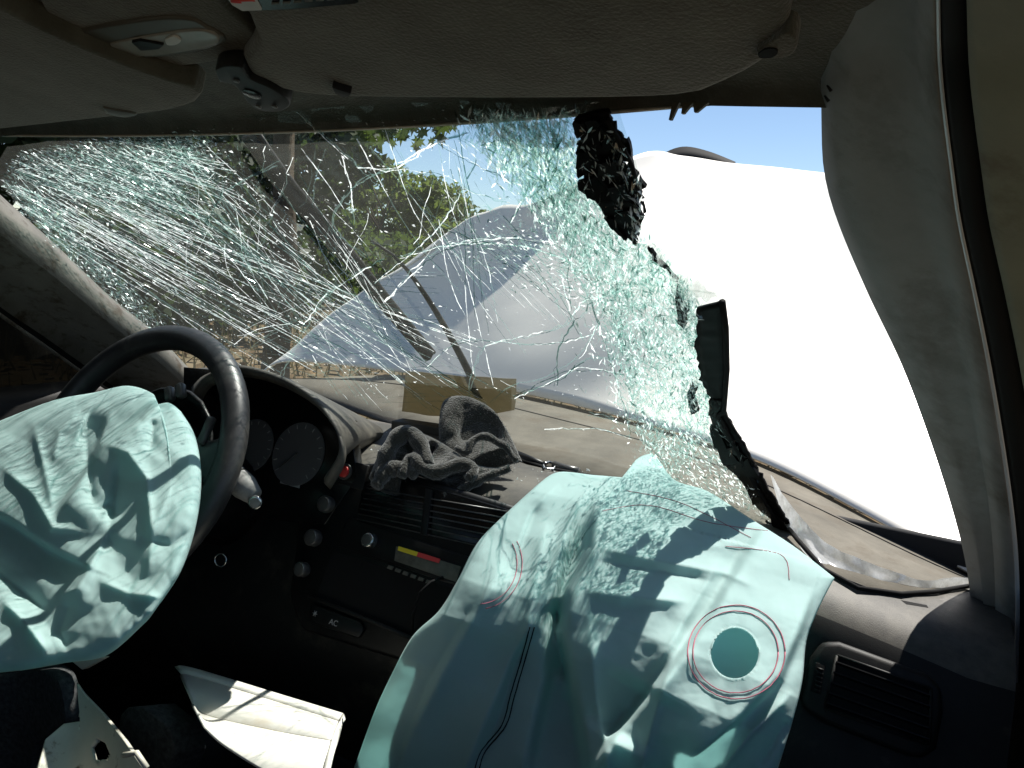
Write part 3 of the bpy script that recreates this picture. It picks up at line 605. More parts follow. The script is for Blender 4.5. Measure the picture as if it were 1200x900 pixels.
frit_strip([(678, 128), (682, 165), (690, 200), (715, 232), (735, 262)], [(718, 128), (740, 165), (755, 205), (760, 235), (750, 278)], 9, 3, .15, .011, seed=2)
frit_strip([(762, 280), (792, 322), (801, 350), (796, 372)], [(769, 286), (802, 330), (810, 350), (804, 378)], 4, 1, .1, seed=4)
frit_strip([(826, 474), (848, 520), (885, 572), (928, 628)], [(850, 470), (878, 520), (912, 580), (950, 642)], 9, 2, .35, .016, seed=5)
frit_strip([(812, 440), (806, 460), (812, 478)], [(820, 448), (822, 462), (822, 474)], 2, 1, .0, seed=6)
tube('edge_strip', wsr([(851, 338), (855, 370), (856, 420), (852, 470), (846, 474), (862, 505), (890, 560), (918, 605), (942, 643)], .016), .0034, M['seal'], wsh, 6, label='dark urethane bead along the torn edge')
tube('edge_strip', wsr([(716, 127), (730, 150), (745, 180), (752, 205), (760, 236)], .012), .0022, M['seal'], wsh, 6)
CH_V.clear(); CH_F.clear(); CH_I.clear()
fr_pr = (.45, .10, .35, .10)
chips([(684, 130), (718, 130), (745, 165), (762, 215), (758, 272), (720, 236), (690, 200)], 150, .0034, (.4, 1), fr_pr, .003, 2.2, .8, .015, 3, False)
chips([(722, 140), (760, 205), (760, 270), (745, 270), (748, 215)], 130, .004, (.4, 1), fr_pr, .004, 2, .8, .015, 3, False)
chips([(764, 282), (806, 330), (825, 350), (815, 400), (800, 380), (790, 340)], 420, .0036, (.6, 1), fr_pr, .004, 2, .8, .014, 4, False)
chips([(806, 400), (826, 440), (842, 470), (820, 482), (800, 470)], 420, .0038, (.3, 1), fr_pr, .004, 2, .8, .014, 4, False)
chips([(828, 478), (850, 476), (875, 525), (940, 640), (925, 635), (850, 530)], 300, .0032, (.55, .85), fr_pr, .003, 2.6, .8, .014, 3, False)
obj('edge_chips', mesh('edge_chips', CH_V, CH_F, [M['glass_shard'], M['glass_teal'], M['glass_bright'], M['glass_dark']], CH_I), wsh, 'silvery chips sticking to the black border', 'stuff')
# clear torn interlayer flaps
Gf = coons([(760, 277), (785, 284), (812, 318), (842, 340)], [(770, 292), (790, 325), (806, 345), (845, 345)], [(760, 277), (770, 292)], [(842, 340), (845, 345)], 24, 8)
X = wsr(Gf.reshape(-1, 2), .006)+np.array([0, -.62, -.78])*np.array([.004*math.sin(x*.35)+.003*math.sin(y*.3) for x, y in Gf.reshape(-1, 2)])[:, None]
grid_obj('torn_film', X.reshape(8, 24, 3), M['glass_film'], wsh, label='clear torn plastic film at the broken edge')
# dashboard section and the line where the glass meets it
DZ = lambda x: -.045*np.clip((np.abs(x)-.35)/.35, 0, 1)**1.5
DPROF = [(.06, .880), (0., .892), (-.08, .898), (-.17, .898), (-.225, .892), (-.255, .878), (-.275, .855), (-.30, .80), (-.335, .73), (-.36, .66), (-.355, .56), (-.30, .45), (-.16, .34), (.1, .3)]
gd = lambda p: inpoly(p[:, 1], p[:, 2]-DZ(p[:, 0]), DPROF+[(.3, .3), (.3, .88)]).astype(float)-.5
def dash(p, off=0.):
    X = march(p, gd, .2, 2.0, 900); t = CAM-X; t /= np.linalg.norm(t, axis=1)[:, None]; return X+t*off
BASEPX = [(232, 446), (300, 440), (400, 474), (470, 497), (620, 545), (720, 566), (800, 590), (900, 648), (945, 660), (1000, 693), (1060, 700), (1135, 690), (1200, 684)]
BASE3 = dash(np.array(BASEPX, float), 0.); ylim = lambda x: float(np.interp(x, BASE3[3:, 0], BASE3[3:, 1]))
# remnant still glued along the bottom right
rt_top = np.array([(903, 556), (930, 596), (975, 640), (1045, 668), (1085, 680), (1136, 676)], float); rt_bot = np.array([(935, 636), (965, 670), (1005, 692), (1055, 699), (1095, 696), (1136, 689)], float)
B_ = dash(rt_bot, .004); T_ = aty(rt_top, B_[:, 1]+np.array([.10, .10, .09, .07, .04, .03]))
Br, Tr = poly_sample(B_, 60), poly_sample(T_, 60); X = np.array([Br*(1-f_)+Tr*f_+np.array([0, .012, -.02])*math.sin(math.pi*f_) for f_ in np.linspace(0, 1, 14)])
for j in range(14):
    for i in range(60): X[j, i] += np.array([0, -.6, .8])*(.005*noise.noise(Vector((i/6, j/3, 4)))+.002*noise.noise(Vector((i/2, j/1.5, 8))))*min(1, j/3)
rm = grid_obj('windshield_remnant', X, M['glass_remnant'], car, label='strip of wrinkled glass film still glued along the lower right edge')
tube('edge_strip', np.r_[dash(np.array([(925, 620)]), .012), B_+np.array([0, 0, .003]), dash(np.array([(1150, 688)]), .005)], .0032, M['seal'], rm, 6)

# ---- hood, cowl, wiper
base = [(300, 445, .34), (335, 424, .35), (470, 436, .37), (600, 458, .37), (760, 497, .33), (890, 540, .27), (1010, 600, .2), (1140, 674, .12), (1250, 735, .08)]
mid = [(400, 360, .44), (440, 338, .47), (540, 345, .51), (620, 350, .52), (760, 340, .56), (860, 360, .68), (985, 400, .68), (1120, 440, .66), (1250, 480, .6)]
ridge = [(505, 292, .53), (540, 264, .58), (585, 241, .62), (640, 233, .66), (752, 182, .90), (800, 183, 1.1), (860, 192, 1.13), (970, 203, 1.13), (1250, 235, 1.1)]
c3 = lambda R_: aty(np.array([r_[:2] for r_ in R_]), np.array([r_[2] for r_ in R_]))
Bq, Mq, Rq = c3(base), c3(mid), c3(ridge)
F1 = Rq+np.array([0, .04, -.012]); F2 = Rq+np.array([0, .28, -.22]); F3 = Rq+np.array([0, .55, -.52])
rows_ = [poly_sample(k_, 90) for k_ in (Bq, Mq, Rq, F1, F2, F3)]
Hg = np.array([np.r_[poly_sample(np.array([rw[i] for rw in rows_[:3]]), 42), poly_sample(np.array([rw[i] for rw in rows_[2:]]), 29)[1:]] for i in range(90)]).transpose(1, 0, 2)
for j in range(70):
    for i in range(90):
        x, y, z = Hg[j, i]; wl = max(0., 1-i/40); Hg[j, i] += np.array([0, -.6, .8])*(.006*noise.noise(Vector((x*5, y*5, 2)))+wl*(.030*noise.noise(Vector((x*5+z*3, z*4, 7)))+.016*abs(noise.noise(Vector((x*11-z*6, z*8, 3))))))*min(1, j/8)
hd = grid_obj('hood', Hg, M['car_white'], car, thick=.004, label='white hood buckled upward in front of the windshield')
lp = aty(np.array([(772, 184), (788, 175), (806, 172), (832, 178), (862, 190)]), np.full(5, 1.15)); lq = aty(np.array([(776, 192), (795, 194), (815, 196), (835, 198), (858, 200)]), np.full(5, 1.13))
G = loft([lp, lq], 20); grid_obj('hood_fold', G, M['car_dark'], hd, thick=.003)
wb = BASE3+np.array([0, .004, -.008])
cwf = c3(base)[[0, 2, 3, 4, 5, 6, 7, 8]]-np.array([0, -.02, .012])
G = loft([wb, (poly_sample(wb, 9)+poly_sample(cwf, 9))/2+np.array([0, 0, .004]), cwf], 60)
Gc = np.array([G[0], G[0]*.5+G[1]*.5, G[1], G[1]*.5+G[2]*.5, G[2]]); grid_obj('cowl', Gc, M['cowl'], car, thick=.006, label='dusty tan cowl panel between the hood and the windshield')
tube('cowl_seam', G[1]*.6+G[2]*.4+np.array([0, 0, .003]), .0016, M['seal'], car, 6)
bl = march(np.array([(282, 172), (330, 236), (385, 296), (440, 362), (497, 428)]), gws, .2, 2.6, 300)+np.array([0, .6, .78])*.018
wpr = tube('wiper', poly_sample(bl, 16), .0085, M['wiper_black'], car, 6, squash=1.3, label='black wiper blade lying across the cracked glass')
tube('wiper_spine', poly_sample(bl, 16)+np.array([.007, .004, .006]), .004, M['wiper_grey'], wpr, 6)
am = march(np.array([(556, 478), (532, 432), (498, 375), (460, 325), (425, 300)]), gws, .2, 2.6, 300)+np.array([0, .6, .78])*.026
tube('wiper_arm', poly_sample(am, 14), np.linspace(.008, .003, 14), M['wiper_black'], wpr, 6, squash=.6)

# ---- dashboard
prof = poly_sample([(y, z) for y, z in DPROF], 60); xs = np.linspace(-.73, .74, 70)
G = np.array([[(x, min(y, max(ylim(x), -.2)-.0002*j), z+DZ(x)) for x in xs] for j, (y, z) in enumerate(prof)])
dsh = grid_obj('dashboard', G, M['dash'], car, label='dark dashboard with a dusty top and shade put into its face', flip=True)
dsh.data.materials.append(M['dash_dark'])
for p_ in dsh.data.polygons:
    if p_.center[2] < .866+DZ(p_.center[0]) : p_.material_index = 1  # below the dusty top, shade is painted in with the darker copy
SN = np.array([0, -.917, .4]); SP = np.array([0, -.275, .855])+SN*.006
st = lambda p, up=0.: atplane(np.asarray(p, float), SP+SN*up, SN)
def plate(name, pix, up, thick, m, parent, bev=.001, label=None, plane=st, nrm=SN):
    return prism(name, plane(np.array(pix, float), up), -np.asarray(nrm)*thick, m, parent, bev, 2, label)
# ---- instrument cluster
arch = [(225, 470), (240, 445), (275, 432), (320, 441), (362, 464), (388, 494), (398, 520), (394, 542), (380, 565)]
aA = aty(np.array(arch), np.full(9, -.37)); 
rear = ws([(232, 446), (250, 440), (290, 436), (345, 456), (400, 474), (440, 487), (466, 499), (466, 512), (455, 535)], .02)
rear[-2:] = dash(np.array([(440, 516), (405, 538)]), .002)
G = loft([aA+np.array([0, .012, -.012]), aA, aA*.97+rear*.03+np.array([0, 0, .004]), aA*.5+rear*.5+np.array([0, 0, .012]), rear], 50)
grid_obj('instrument_hood', G, M['dash'], car, thick=.004, label='dusty hood over the instrument cluster')
CN = np.array([0, -.93, .37]); cl = lambda p, up=0.: atplane(np.asarray(p, float), np.array([-.28, -.292, .86])+CN*up, CN)
ic = plate('instrument_cluster', [(215, 430), (330, 440), (410, 490), (418, 560), (380, 615), (215, 600)], 0, .02, M['black_gloss'], car, .001, 'dark instrument cluster behind the wheel', cl, CN)
for (cx, cy), rr in (((296, 522), 24), ((350, 532), 30)):
    c_ = cl(np.array([(cx, cy)]), .001)[0]; e_ = cl(np.array([(cx+rr, cy+rr*.1)]), .001)[0]; R_ = np.linalg.norm(e_-c_)
    dl = disc('dial', c_, CN, R_, .002, M['dial_face'], ic, 36, 0, xdir=(1, 0, 0)); 
    for k in range(13):
        t = math.radians(225-22.5*k); up_ = np.array([0, .37, .93]); dv = np.array([1, 0, 0])*math.cos(t)+up_*math.sin(t)
        tube('dial_tick', [c_+CN*.0025+dv*R_*.8, c_+CN*.0025+dv*R_*.93], .0007, M['dial_mark'], ic, 4)
    tube('needle', [c_+CN*.004, c_+CN*.004+(np.array([1, 0, 0])*-.6+np.array([0, .37, .93])*-.6)*R_], [.0016, .0006], M['knob'], ic, 4)
plate('odometer', [(329, 560), (351, 566), (350, 572), (328, 566)], .002, .002, M['dial_mark'], ic, 0, None, cl, CN)
# ---- centre stack
cs_ = plate('centre_panel', [(352, 590), (378, 545), (440, 542), (600, 592), (640, 640), (560, 800), (480, 778), (352, 738), (338, 700)], .008, .03, M['black_plastic'], car, .006, 'black centre panel with radio slot and heater controls')
hz = plate('hazard_bezel', [(382, 548), (396, 536), (432, 545), (424, 575), (384, 564)], .012, .006, M['dash_dark'], cs_, .002)
disc('hazard_ring', st(np.array([(405, 553)]), .012)[0], SN, .0125, .004, M['knob'], cs_, 24)
disc('hazard_button', st(np.array([(404, 553)]), .0145)[0], SN, .0088, .005, M['red_button'], cs_, 24, .0015, 'red hazard light button')
for c_, rr in (((386, 592), .0125), ((371, 631), .0125), ((358, 668), .011)):
    c3_ = st(np.array([c_]), .008)[0]; kb = disc('heater_knob', c3_, SN, rr, .016, M['knob'], cs_, 24, .003); tube('knob_arc', [c3_+SN*.016+np.array([math.cos(t)*rr*.8, math.sin(t)*rr*.8*.4, math.sin(t)*rr*.8*.917]) for t in np.linspace(.3, 1.9, 10)], .0007, M['chrome'], cs_, 5)  # short chrome arc on each heater knob makes it more visible
plate('centre_vent', [(425, 565), (460, 556), (600, 598), (598, 650), (480, 622), (418, 602)], .010, .004, M['black_gloss'], cs_, .002)
for k in range(7):
    a0 = st(np.array([(430-2*k, 572+6*k), (598, 600+8*k)]), .014); tube('vent_slat', [a0[0], a0[1]], .0016, M['knob'] if k < 4 else M['dash'], cs_, 4, squash=.6)
plate('vent_divider', [(498, 572), (506, 574), (500, 628), (492, 626)], .016, .006, M['black_plastic'], cs_, .001)
rd = plate('radio_face', [(402, 616), (410, 606), (560, 656), (552, 690), (520, 682), (396, 640)], .012, .006, M['black_plastic'], cs_, .002)
c3_ = st(np.array([(436, 634)]), .012)[0]; disc('radio_knob', c3_, SN, .0105, .014, M['chrome'], cs_, 24, .002, 'worn chrome radio knob'); disc('knob_face', c3_+SN*.014, SN, .0078, .0012, M['knob'], cs_, 24, .0006)
plate('radio_label', [(464, 640), (540, 664), (534, 682), (462, 657)], .0145, .002, M['grey_label'], cs_, .0005, 'grey sticker with a yellow and red stripe')
plate('yellow_stripe', [(467, 640), (490, 647), (488, 652), (466, 645)], .0155, .001, M['yellow'], cs_, 0); plate('red_stripe', [(490, 647), (516, 655), (514, 660), (488, 652)], .0155, .001, M['red'], cs_, 0)
for k in range(6): plate('radio_key', [(455+9*k, 662+3.4*k), (461+9*k, 664.3+3.4*k), (459+9*k, 668+3.4*k), (453+9*k, 666+3.4*k)], .0145, .002, M['grey_label'], cs_, .0004)
plate('radio_slot_shade', [(390, 646), (545, 694), (500, 752), (368, 706)], .0086, .0006, M['seal'], cs_, 0, 'empty radio slot, its shaded depth painted as a black plate')  # flat black plate stands in for the shade inside the slot
tube('slot_lip', st(np.array([(362, 698), (400, 714), (440, 730), (482, 748)]), .014), .0032, M['dash_dark'], cs_, 6)
tube('loose_wire', [st(np.array([p_]), u_)[0] for p_, u_ in (((520, 676), .012), ((505, 682), .03), ((492, 695), .035), ((484, 720), .03), ((483, 745), .012))], .0022, M['seal'], cs_, 6)
ac = plate('heater_panel', [(362, 712), (368, 708), (422, 728), (426, 738), (420, 748), (364, 730)], .0135, .006, M['black_plastic'], cs_, .002)
a_, b_ = st(np.array([(385, 731), (395, 734.5)]), .0140); text_mesh('ac_lettering', 'AC', .011, M['dial_mark'], cs_, a_, b_-a_, (0, .4, .917))
c_ = st(np.array([(369, 719)]), .0142)[0]
for k in range(3): v_ = np.array([math.cos(k*1.047), .4*math.sin(k*1.047), .917*math.sin(k*1.047)])*.0042; tube('snowflake_mark', [c_-v_, c_+v_], .0006, M['dial_mark'], cs_, 4)
# ---- right air vent
VP = dash(np.array([(1020, 820)]))[0]; VN = np.array([.10, -.90, .42]); vt = lambda p, up=0.: atplane(np.asarray(p, float), VP+VN*up, VN)
vb = plate('air_vent', [(938, 818), (950, 770), (964, 752), (984, 752), (1088, 790), (1104, 806), (1106, 836), (1098, 878), (1082, 890), (1062, 886), (966, 848), (942, 832)], .014, .05, M['dash_dark'], car, .006, 'rectangular air vent at the right end of the dashboard', vt, VN)
plate('vent_opening_shade', [(981, 769), (1090, 808), (1088, 872), (968, 829)], .0148, .001, M['seal'], vb, 0, None, vt, VN)  # black sheet painted for the shade behind the slats
for a_, b_ in (((981, 768), (1091, 807)), ((1091, 807), (1089, 873)), ((1089, 873), (967, 830)), ((967, 830), (981, 768))):
    p_ = vt(np.array([a_, b_]), .016); tube('vent_rim', [p_[0], p_[1]], .0018, M['dash_dark'], vb, 6)
for k in range(5):
    f_ = (k+.6)/5; p_ = vt(np.array([(981-14*f_, 769+60*f_), (1090-2*f_, 808+64*f_)]), .0185)
    G = np.array([p_+VN*.003+np.array([0, 0, .0012]), p_, p_-VN*.006-np.array([0, 0, .003])]); grid_obj('vent_slat', G, M['black_plastic'], vb, thick=.0012, smooth=False)
plate('wheel_slot', [(956, 776), (967, 780), (962, 814), (950, 810)], .0152, .0008, M['seal'], vb, .001, None, vt, VN)
for k in range(6): p_ = vt(np.array([(958-.8*k, 783+5*k), (965-.8*k, 785.5+5*k)]), .0165); tube('thumb_wheel', [p_[0], p_[1]], .0013, M['dash_dark'], vb, 5)
plate('demist_slot', [(1055, 703), (1086, 709), (1088, 712), (1062, 708)], 0, .002, M['seal'], vb, 0, None, lambda p, up: dash(p, .003), (0, 0, 1))
# defroster gap and mirror clip on the dash top
tube('defroster_gap', dash(np.array([(600, 535), (640, 548), (690, 557), (740, 566)]), .004), .006, M['seal'], car, 6, squash=.4)
clp = tube('mirror_stem', dash(np.array([(606, 534), (622, 540), (638, 545)]), .012), [.009, .008, .005], M['black_plastic'], car, 8, label='broken mirror stem lying behind the cap')
tube('clip', dash(np.array([(650, 545), (662, 549), (678, 553)]), .012), [.007, .007, .0075], M['knob'], clp, 8); tube('clip_ring', dash(np.array([(636, 543), (644, 541), (652, 544), (648, 550), (638, 549)]), .014), .0018, M['chrome'], clp, 5, True)

# ---- steering wheel and column
WC = np.array([-.345, -.48, .905]); WT = math.radians(28); WN = np.array([0, -math.cos(WT), math.sin(WT)]); WU = np.array([0, math.sin(WT), math.cos(WT)]); WX = np.array([1., 0, 0]); WR = .182
wl_ = bpy.data.objects.new('steering_wheel', None); ROOTC.objects.link(wl_); wl_.parent = car; wl_['label'] = 'scuffed black steering wheel, its airbag burst out of the hub'
path = [WC+WR*(WX*math.cos(t)+WU*math.sin(t)) for t in np.linspace(0, 2*math.pi, 72, endpoint=False)]
tube('rim', path, .0185, M['leather'], wl_, 14, True)
for ang in (8, 172, 232, 308):
    t = math.radians(ang); dv = WX*math.cos(t)+WU*math.sin(t); sdv = -WX*math.sin(t)+WU*math.cos(t)
    rows_ = []
    for f_ in np.linspace(.25, 1., 8):
        w_ = .024+.014*(1-f_)+.016*max(0, f_-.8)/.2; c_ = WC+dv*WR*f_-WN*.025*(1-f_); rows_.append([c_-sdv*w_, c_-sdv*w_*.6+WN*.009, c_+sdv*w_*.6+WN*.009, c_+sdv*w_])
    sp = grid_obj('spoke', np.array(rows_), M['leather'], wl_, thick=.014); s = sp.modifiers.new('sub', 'SUBSURF'); s.levels = s.render_levels = 2
hub = []
for f_ in np.linspace(0, 1, 5): hub.append([WC-WN*(.03+.05*f_)+(.115-.04*f_)*(WX*math.cos(t)+WU*math.sin(t)) for t in np.linspace(0, 2*math.pi, 24)])
grid_obj('hub', np.array(hub), M['black_plastic'], wl_, thick=.006)
for p_ in ((199, 462), (212, 458)):
    c_ = atplane(np.array([p_]), WC+WN*.012, WN)[0]; box('wheel_button', c_, (.012, .022, .012), M['knob'], wl_, .003, np.array([WX*.8+WU*.6, WU*.8-WX*.6, WN]).T)
c_ = atplane(np.array([(242, 505)]), WC+WN*.01, WN)[0]; box('wheel_button', c_, (.012, .04, .01), M['knob'], wl_, .003, np.array([WX, WU, WN]).T)
tube('steering_column', [WC-WN*.05, WC-WN*.12-np.array([0, 0, .01]), np.array([-.345, -.27, .78])], [.06, .07, .075], M['black_plastic'], car, 20, label='black steering column shroud')
sk = aty(np.array([(252, 540), (270, 556), (286, 570), (298, 582)]), np.array([-.44, -.44, -.44, -.44])); stalk = tube('column_stalk', sk, [.019, .019, .018, .012], M['pillar_trim'], car, 14, label='grey column stalk to the right of the wheel')
tube('stalk_band', [sk[1]*.5+sk[2]*.5-(sk[2]-sk[1])*.05, sk[1]*.5+sk[2]*.5+(sk[2]-sk[1])*.05], .0192, M['seal'], stalk, 14); e_ = aty(np.array([(300, 588)]), np.array([-.445]))[0]
disc('stalk_end', e_, (.5, -.8, .1), .009, .006, M['chrome'], stalk, 18, .001); disc('stalk_end_face', e_+np.array([.5, -.8, .1])*.0064, (.5, -.8, .1), .0068, .001, M['pillar_trim'], stalk, 18, .0004)
ig = aty(np.array([(263, 655)]), np.array([-.40]))[0]; ign = disc('ignition_lock', ig, (.3, -.93, .2), .0085, .01, M['black_plastic'], car, 18, .001, 'round ignition lock below the wheel')
bn = np.array([.3, -.93, .2]); bn /= np.linalg.norm(bn); ba = np.cross(bn, (0, 0, 1)); ba /= np.linalg.norm(ba); bb = np.cross(bn, ba)
tube('lock_ring', [ig+bn*.011+(ba*math.cos(t)+bb*math.sin(t))*.009 for t in np.linspace(0, 6.283, 22, endpoint=False)], .0013, M['chrome'], ign, 6, True)

# ---- airbags
def cloth(name, top, bot, left, right, nu, nv, surf, folds, crs, fb, m, parent, label, edge=.02, ecurl=8, holes=(), push=0., famp=1.5):
    Gp = coons(top, bot, left, right, nu, nv); P = Gp.reshape(-1, 2); X = surf(P); t = CAM-X; t /= np.linalg.norm(t, axis=1)[:, None]
    D = fold_disp(P, folds)*famp+push
    for sc_, am_, se_ in crs: D += crumple(P, sc_, am_, se_)
    for sc_, am_, se_ in fb: D += fbm(P, sc_, am_, se_)
    i = np.arange(nu)[None, :].repeat(nv, 0); j = np.arange(nv)[:, None].repeat(nu, 1)
    e = np.minimum(np.minimum(i, nu-1-i)/nu, np.minimum(j, nv-1-j)/nv*1.0).reshape(-1)
    D -= edge*np.exp(-e*nu/ecurl)
    X = X+t*D[:, None]; F = grid_faces(nv, nu, 0, True)
    for (cx, cy, rx, ry) in holes:
        k = ((P[:, 0]-cx)/rx)**2+((P[:, 1]-cy)/ry)**2
        sq = np.sqrt(k); near = (sq > .9) & (sq < 1.07); ang = np.arctan2((P[:, 1]-cy)/ry, (P[:, 0]-cx)/rx); tgt = np.stack([cx+rx*np.cos(ang), cy+ry*np.sin(ang)], 1)
        dpx = np.where(near[:, None], (tgt-P), 0); X = X+(RT*dpx[:, :1]-UP*dpx[:, 1:2])*(np.linalg.norm(X-CAM, axis=1)/FPX)[:, None]
        F = [f for f in F if min(sq[v] for v in f) > .9]
    o = obj(name, mesh(name, X, F, [m], smooth=True), parent, label); s = o.modifiers.new('solid', 'SOLIDIFY'); s.thickness = .0012; s.offset = -1
    def at(p):                                          # nearest cloth point to a pixel
        d = ((P[None]-np.asarray(p)[:, None])**2).sum(-1); k = d.argsort(1)[:, :4]; w = 1/(np.take_along_axis(d, k, 1)+.5); w /= w.sum(1)[:, None]
        return (X[k]*w[..., None]).sum(1)
    return o, at
ABP = [(.0, .918), (-.08, .93), (-.17, .93), (-.25, .912), (-.33, .878), (-.405, .835), (-.435, .80), (-.452, .74), (-.46, .62), (-.46, .2), (.5, .2), (.5, .918)]
gab = lambda p: inpoly(p[:, 1], p[:, 2]-.9*DZ(p[:, 0]), ABP).astype(float)-.5
pas_folds = [('s', [(700, 960), (670, 800), (655, 740), (668, 690), (690, 640), (697, 585), (705, 570)], 8, .044, 150),
 ('s', [(610, 930), (640, 800), (648, 720), (665, 650), (682, 600)], 8, -.022, 60),
 ('r', [(648, 700), (658, 740), (660, 800)], 10, -.022), ('r', [(600, 640), (575, 690), (545, 740), (480, 860), (455, 930)], 26, .024), ('r', [(632, 585), (612, 640), (590, 680)], 9, -.009),
 ('r', [(622, 730), (600, 790), (585, 840), (556, 900)], 9, -.010), ('r', [(640, 610), (625, 690), (615, 760)], 11, .010),
 ('r', [(700, 642), (760, 655), (850, 672), (890, 690)], 8, .007), ('r', [(690, 656), (760, 668), (840, 682)], 8, -.006), ('r', [(680, 693), (740, 699), (810, 706)], 12, .012),
 ('s', [(905, 600), (868, 655), (835, 715), (780, 790), (720, 860), (672, 930)], 7, -.032, 130), ('r', [(845, 655), (800, 730), (765, 790)], 9, .008),
 ('s', [(955, 690), (938, 742), (915, 795), (860, 850), (790, 910)], 5, .020, 70), ('r', [(930, 810), (880, 860), (840, 910)], 8, .010), ('r', [(925, 840), (890, 900)], 6, -.007),
 ('r', [(760, 620), (800, 640), (880, 640)], 10, .004), ('r', [(720, 575), (790, 600), (870, 625)], 10, .004), ('r', [(880, 640), (850, 690)], 8, -.006), ('g', [(760, 800), (720, 870)], 50, -.012), ('r', [(770, 575), (735, 640)], 9, -.004),
 ('r', [(672, 650), (600, 770), (525, 950)], 13, .012), ('r', [(676, 660), (640, 800), (610, 950)], 13, .013), ('r', [(690, 720), (700, 820), (722, 950)], 15, .014), ('r', [(800, 730), (764, 850), (742, 950)], 13, .012), ('r', [(560, 700), (500, 800), (450, 930)], 10, -.008), ('r', [(655, 565), (622, 600), (598, 660)], 7, .006), ('r', [(690, 570), (664, 620), (640, 700)], 6, .010)]
pab, pat = cloth('passenger_airbag', [(632, 566), (655, 553), (700, 557), (742, 558), (744, 540), (766, 533), (790, 562), (830, 576), (880, 608), (930, 640), (978, 677)], [(395, 950), (560, 960), (740, 960), (895, 950)],
   [(632, 566), (588, 606), (558, 638), (535, 682), (514, 716), (483, 746), (458, 792), (438, 836), (414, 902), (395, 950)], [(978, 677), (958, 716), (945, 752), (940, 800), (928, 848), (910, 905), (895, 950)], 210, 210,
   lambda P: march(P, gab, .2, 1.8, 420), pas_folds, [(120, .008, 1.3), (45, .0022, 4.1)], [(120, .006, 3.3), (22, .0008, 7.7)], M['airbag'], car, 'deflated teal passenger airbag draped over the dashboard, with a round vent hole', .014, 4, [(861, 765, 28, 30)])
iP = coons([(820, 725), (900, 725)], [(820, 805), (900, 805)], [(820, 725), (820, 805)], [(900, 725), (900, 805)], 14, 14, False)
X = pat(iP.reshape(-1, 2)); t = CAM-X; t /= np.linalg.norm(t, axis=1)[:, None]; X = X-t*(.034+.004*(iP.reshape(-1, 2)[:, 0]-820)/80)[:, None]
grid_obj('inner_layer', X.reshape(14, 14, 3), M['airbag_inner'], pab, label='darker inner fabric seen through the vent hole')
def ring(c, rx, ry, name, m, n_=64, a0=0, a1=6.283, r_=.0006):
    th = np.linspace(a0, a1, n_); p = np.stack([c[0]+rx*np.cos(th), c[1]+ry*np.sin(th)], 1); X = pat(p); t = CAM-X; t /= np.linalg.norm(t, axis=1)[:, None]; tube(name, X+t*.0012, r_, m, pab, 4)
ring((862, 764), 50, 48, 'stitched_ring', M['stitch_red']); ring((863, 764), 57, 55, 'stitched_ring', M['stitch_red'])
ring((560, 660), 46, 48, 'stitched_ring', M['stitch_red'], 30, -.5, 1.5, .0005); ring((560, 660), 52, 54, 'stitched_ring', M['stitch_red'], 30, -.5, 1.4, .0005)
for dx in (0, 5):
    X = pat(poly_sample([(621+dx, 735), (610+dx, 775), (598+dx, 815), (588+dx, 850), (564+dx, 880), (556+dx, 903)], 30)); t = CAM-X; t /= np.linalg.norm(t, axis=1)[:, None]; tube('seam', X+t*.0008, .0008, M['stitch_black'], pab, 4)
for ln in ([(700, 600), (760, 592), (830, 612), (900, 622)], [(850, 640), (915, 650), (925, 680)], [(735, 575), (800, 590), (880, 630)]):
    X = pat(poly_sample(ln, 40)); t = CAM-X; t /= np.linalg.norm(t, axis=1)[:, None]; tube('stitch_line', X+t*.001, .0004, M['stitch_red'], pab, 4)
# driver airbag
DBN = np.array([0, -math.cos(math.radians(50)), math.sin(math.radians(50))]); dpl = lambda P: atplane(P, WC+WN*.095, DBN)
drv_folds = [('s', [(60, 610), (95, 560), (120, 520), (165, 492), (186, 470)], 4, .026, 60), ('r', [(95, 480), (70, 505), (62, 545)], 9, .010), ('r', [(100, 505), (105, 560), (110, 600)], 9, -.014), ('g', [(95, 500), (120, 510)], 18, -.016),
 ('r', [(122, 520), (150, 530), (172, 560), (176, 600), (178, 640)], 8, .013), ('r', [(140, 540), (134, 600), (120, 650)], 10, -.016), ('r', [(110, 600), (130, 590), (135, 610)], 7, -.010), ('r', [(40, 500), (55, 560), (62, 600)], 8, .012),
 ('r', [(0, 545), (40, 580), (62, 618), (95, 622)], 8, .016), ('s', [(-40, 590), (10, 610), (60, 645), (110, 668)], 4, -.026, 70), ('r', [(70, 700), (90, 690), (105, 665), (140, 600)], 9, .016), ('r', [(0, 700), (30, 730), (55, 765)], 8, .015),
 ('r', [(115, 680), (150, 695), (190, 700)], 7, .010), ('r', [(85, 700), (70, 740), (80, 765)], 9, -.010), ('r', [(180, 490), (178, 520), (172, 530)], 7, -.012), ('r', [(205, 560), (180, 620), (172, 680)], 8, .007), ('r', [(160, 630), (200, 640), (225, 620)], 7, -.006), ('r', [(-40, 640), (20, 690), (60, 720)], 10, -.016)]
dab, dat = cloth('driver_airbag', [(-70, 520), (-10, 497), (60, 470), (110, 460), (150, 452), (180, 462), (180, 474), (198, 472), (212, 482)], [(-90, 796), (-20, 790), (30, 785), (76, 777), (125, 768), (168, 732), (180, 718)],
   [(-70, 520), (-90, 620), (-95, 700), (-90, 796)], [(212, 482), (229, 512), (236, 560), (230, 615), (212, 670), (180, 718)], 160, 150,
   dpl, drv_folds, [(95, .014, 2.2)], [(90, .008, 1.1)], M['airbag'], car, 'crumpled deflated teal driver airbag hanging from the steering wheel', .035, 5, push=.0, famp=1.3)

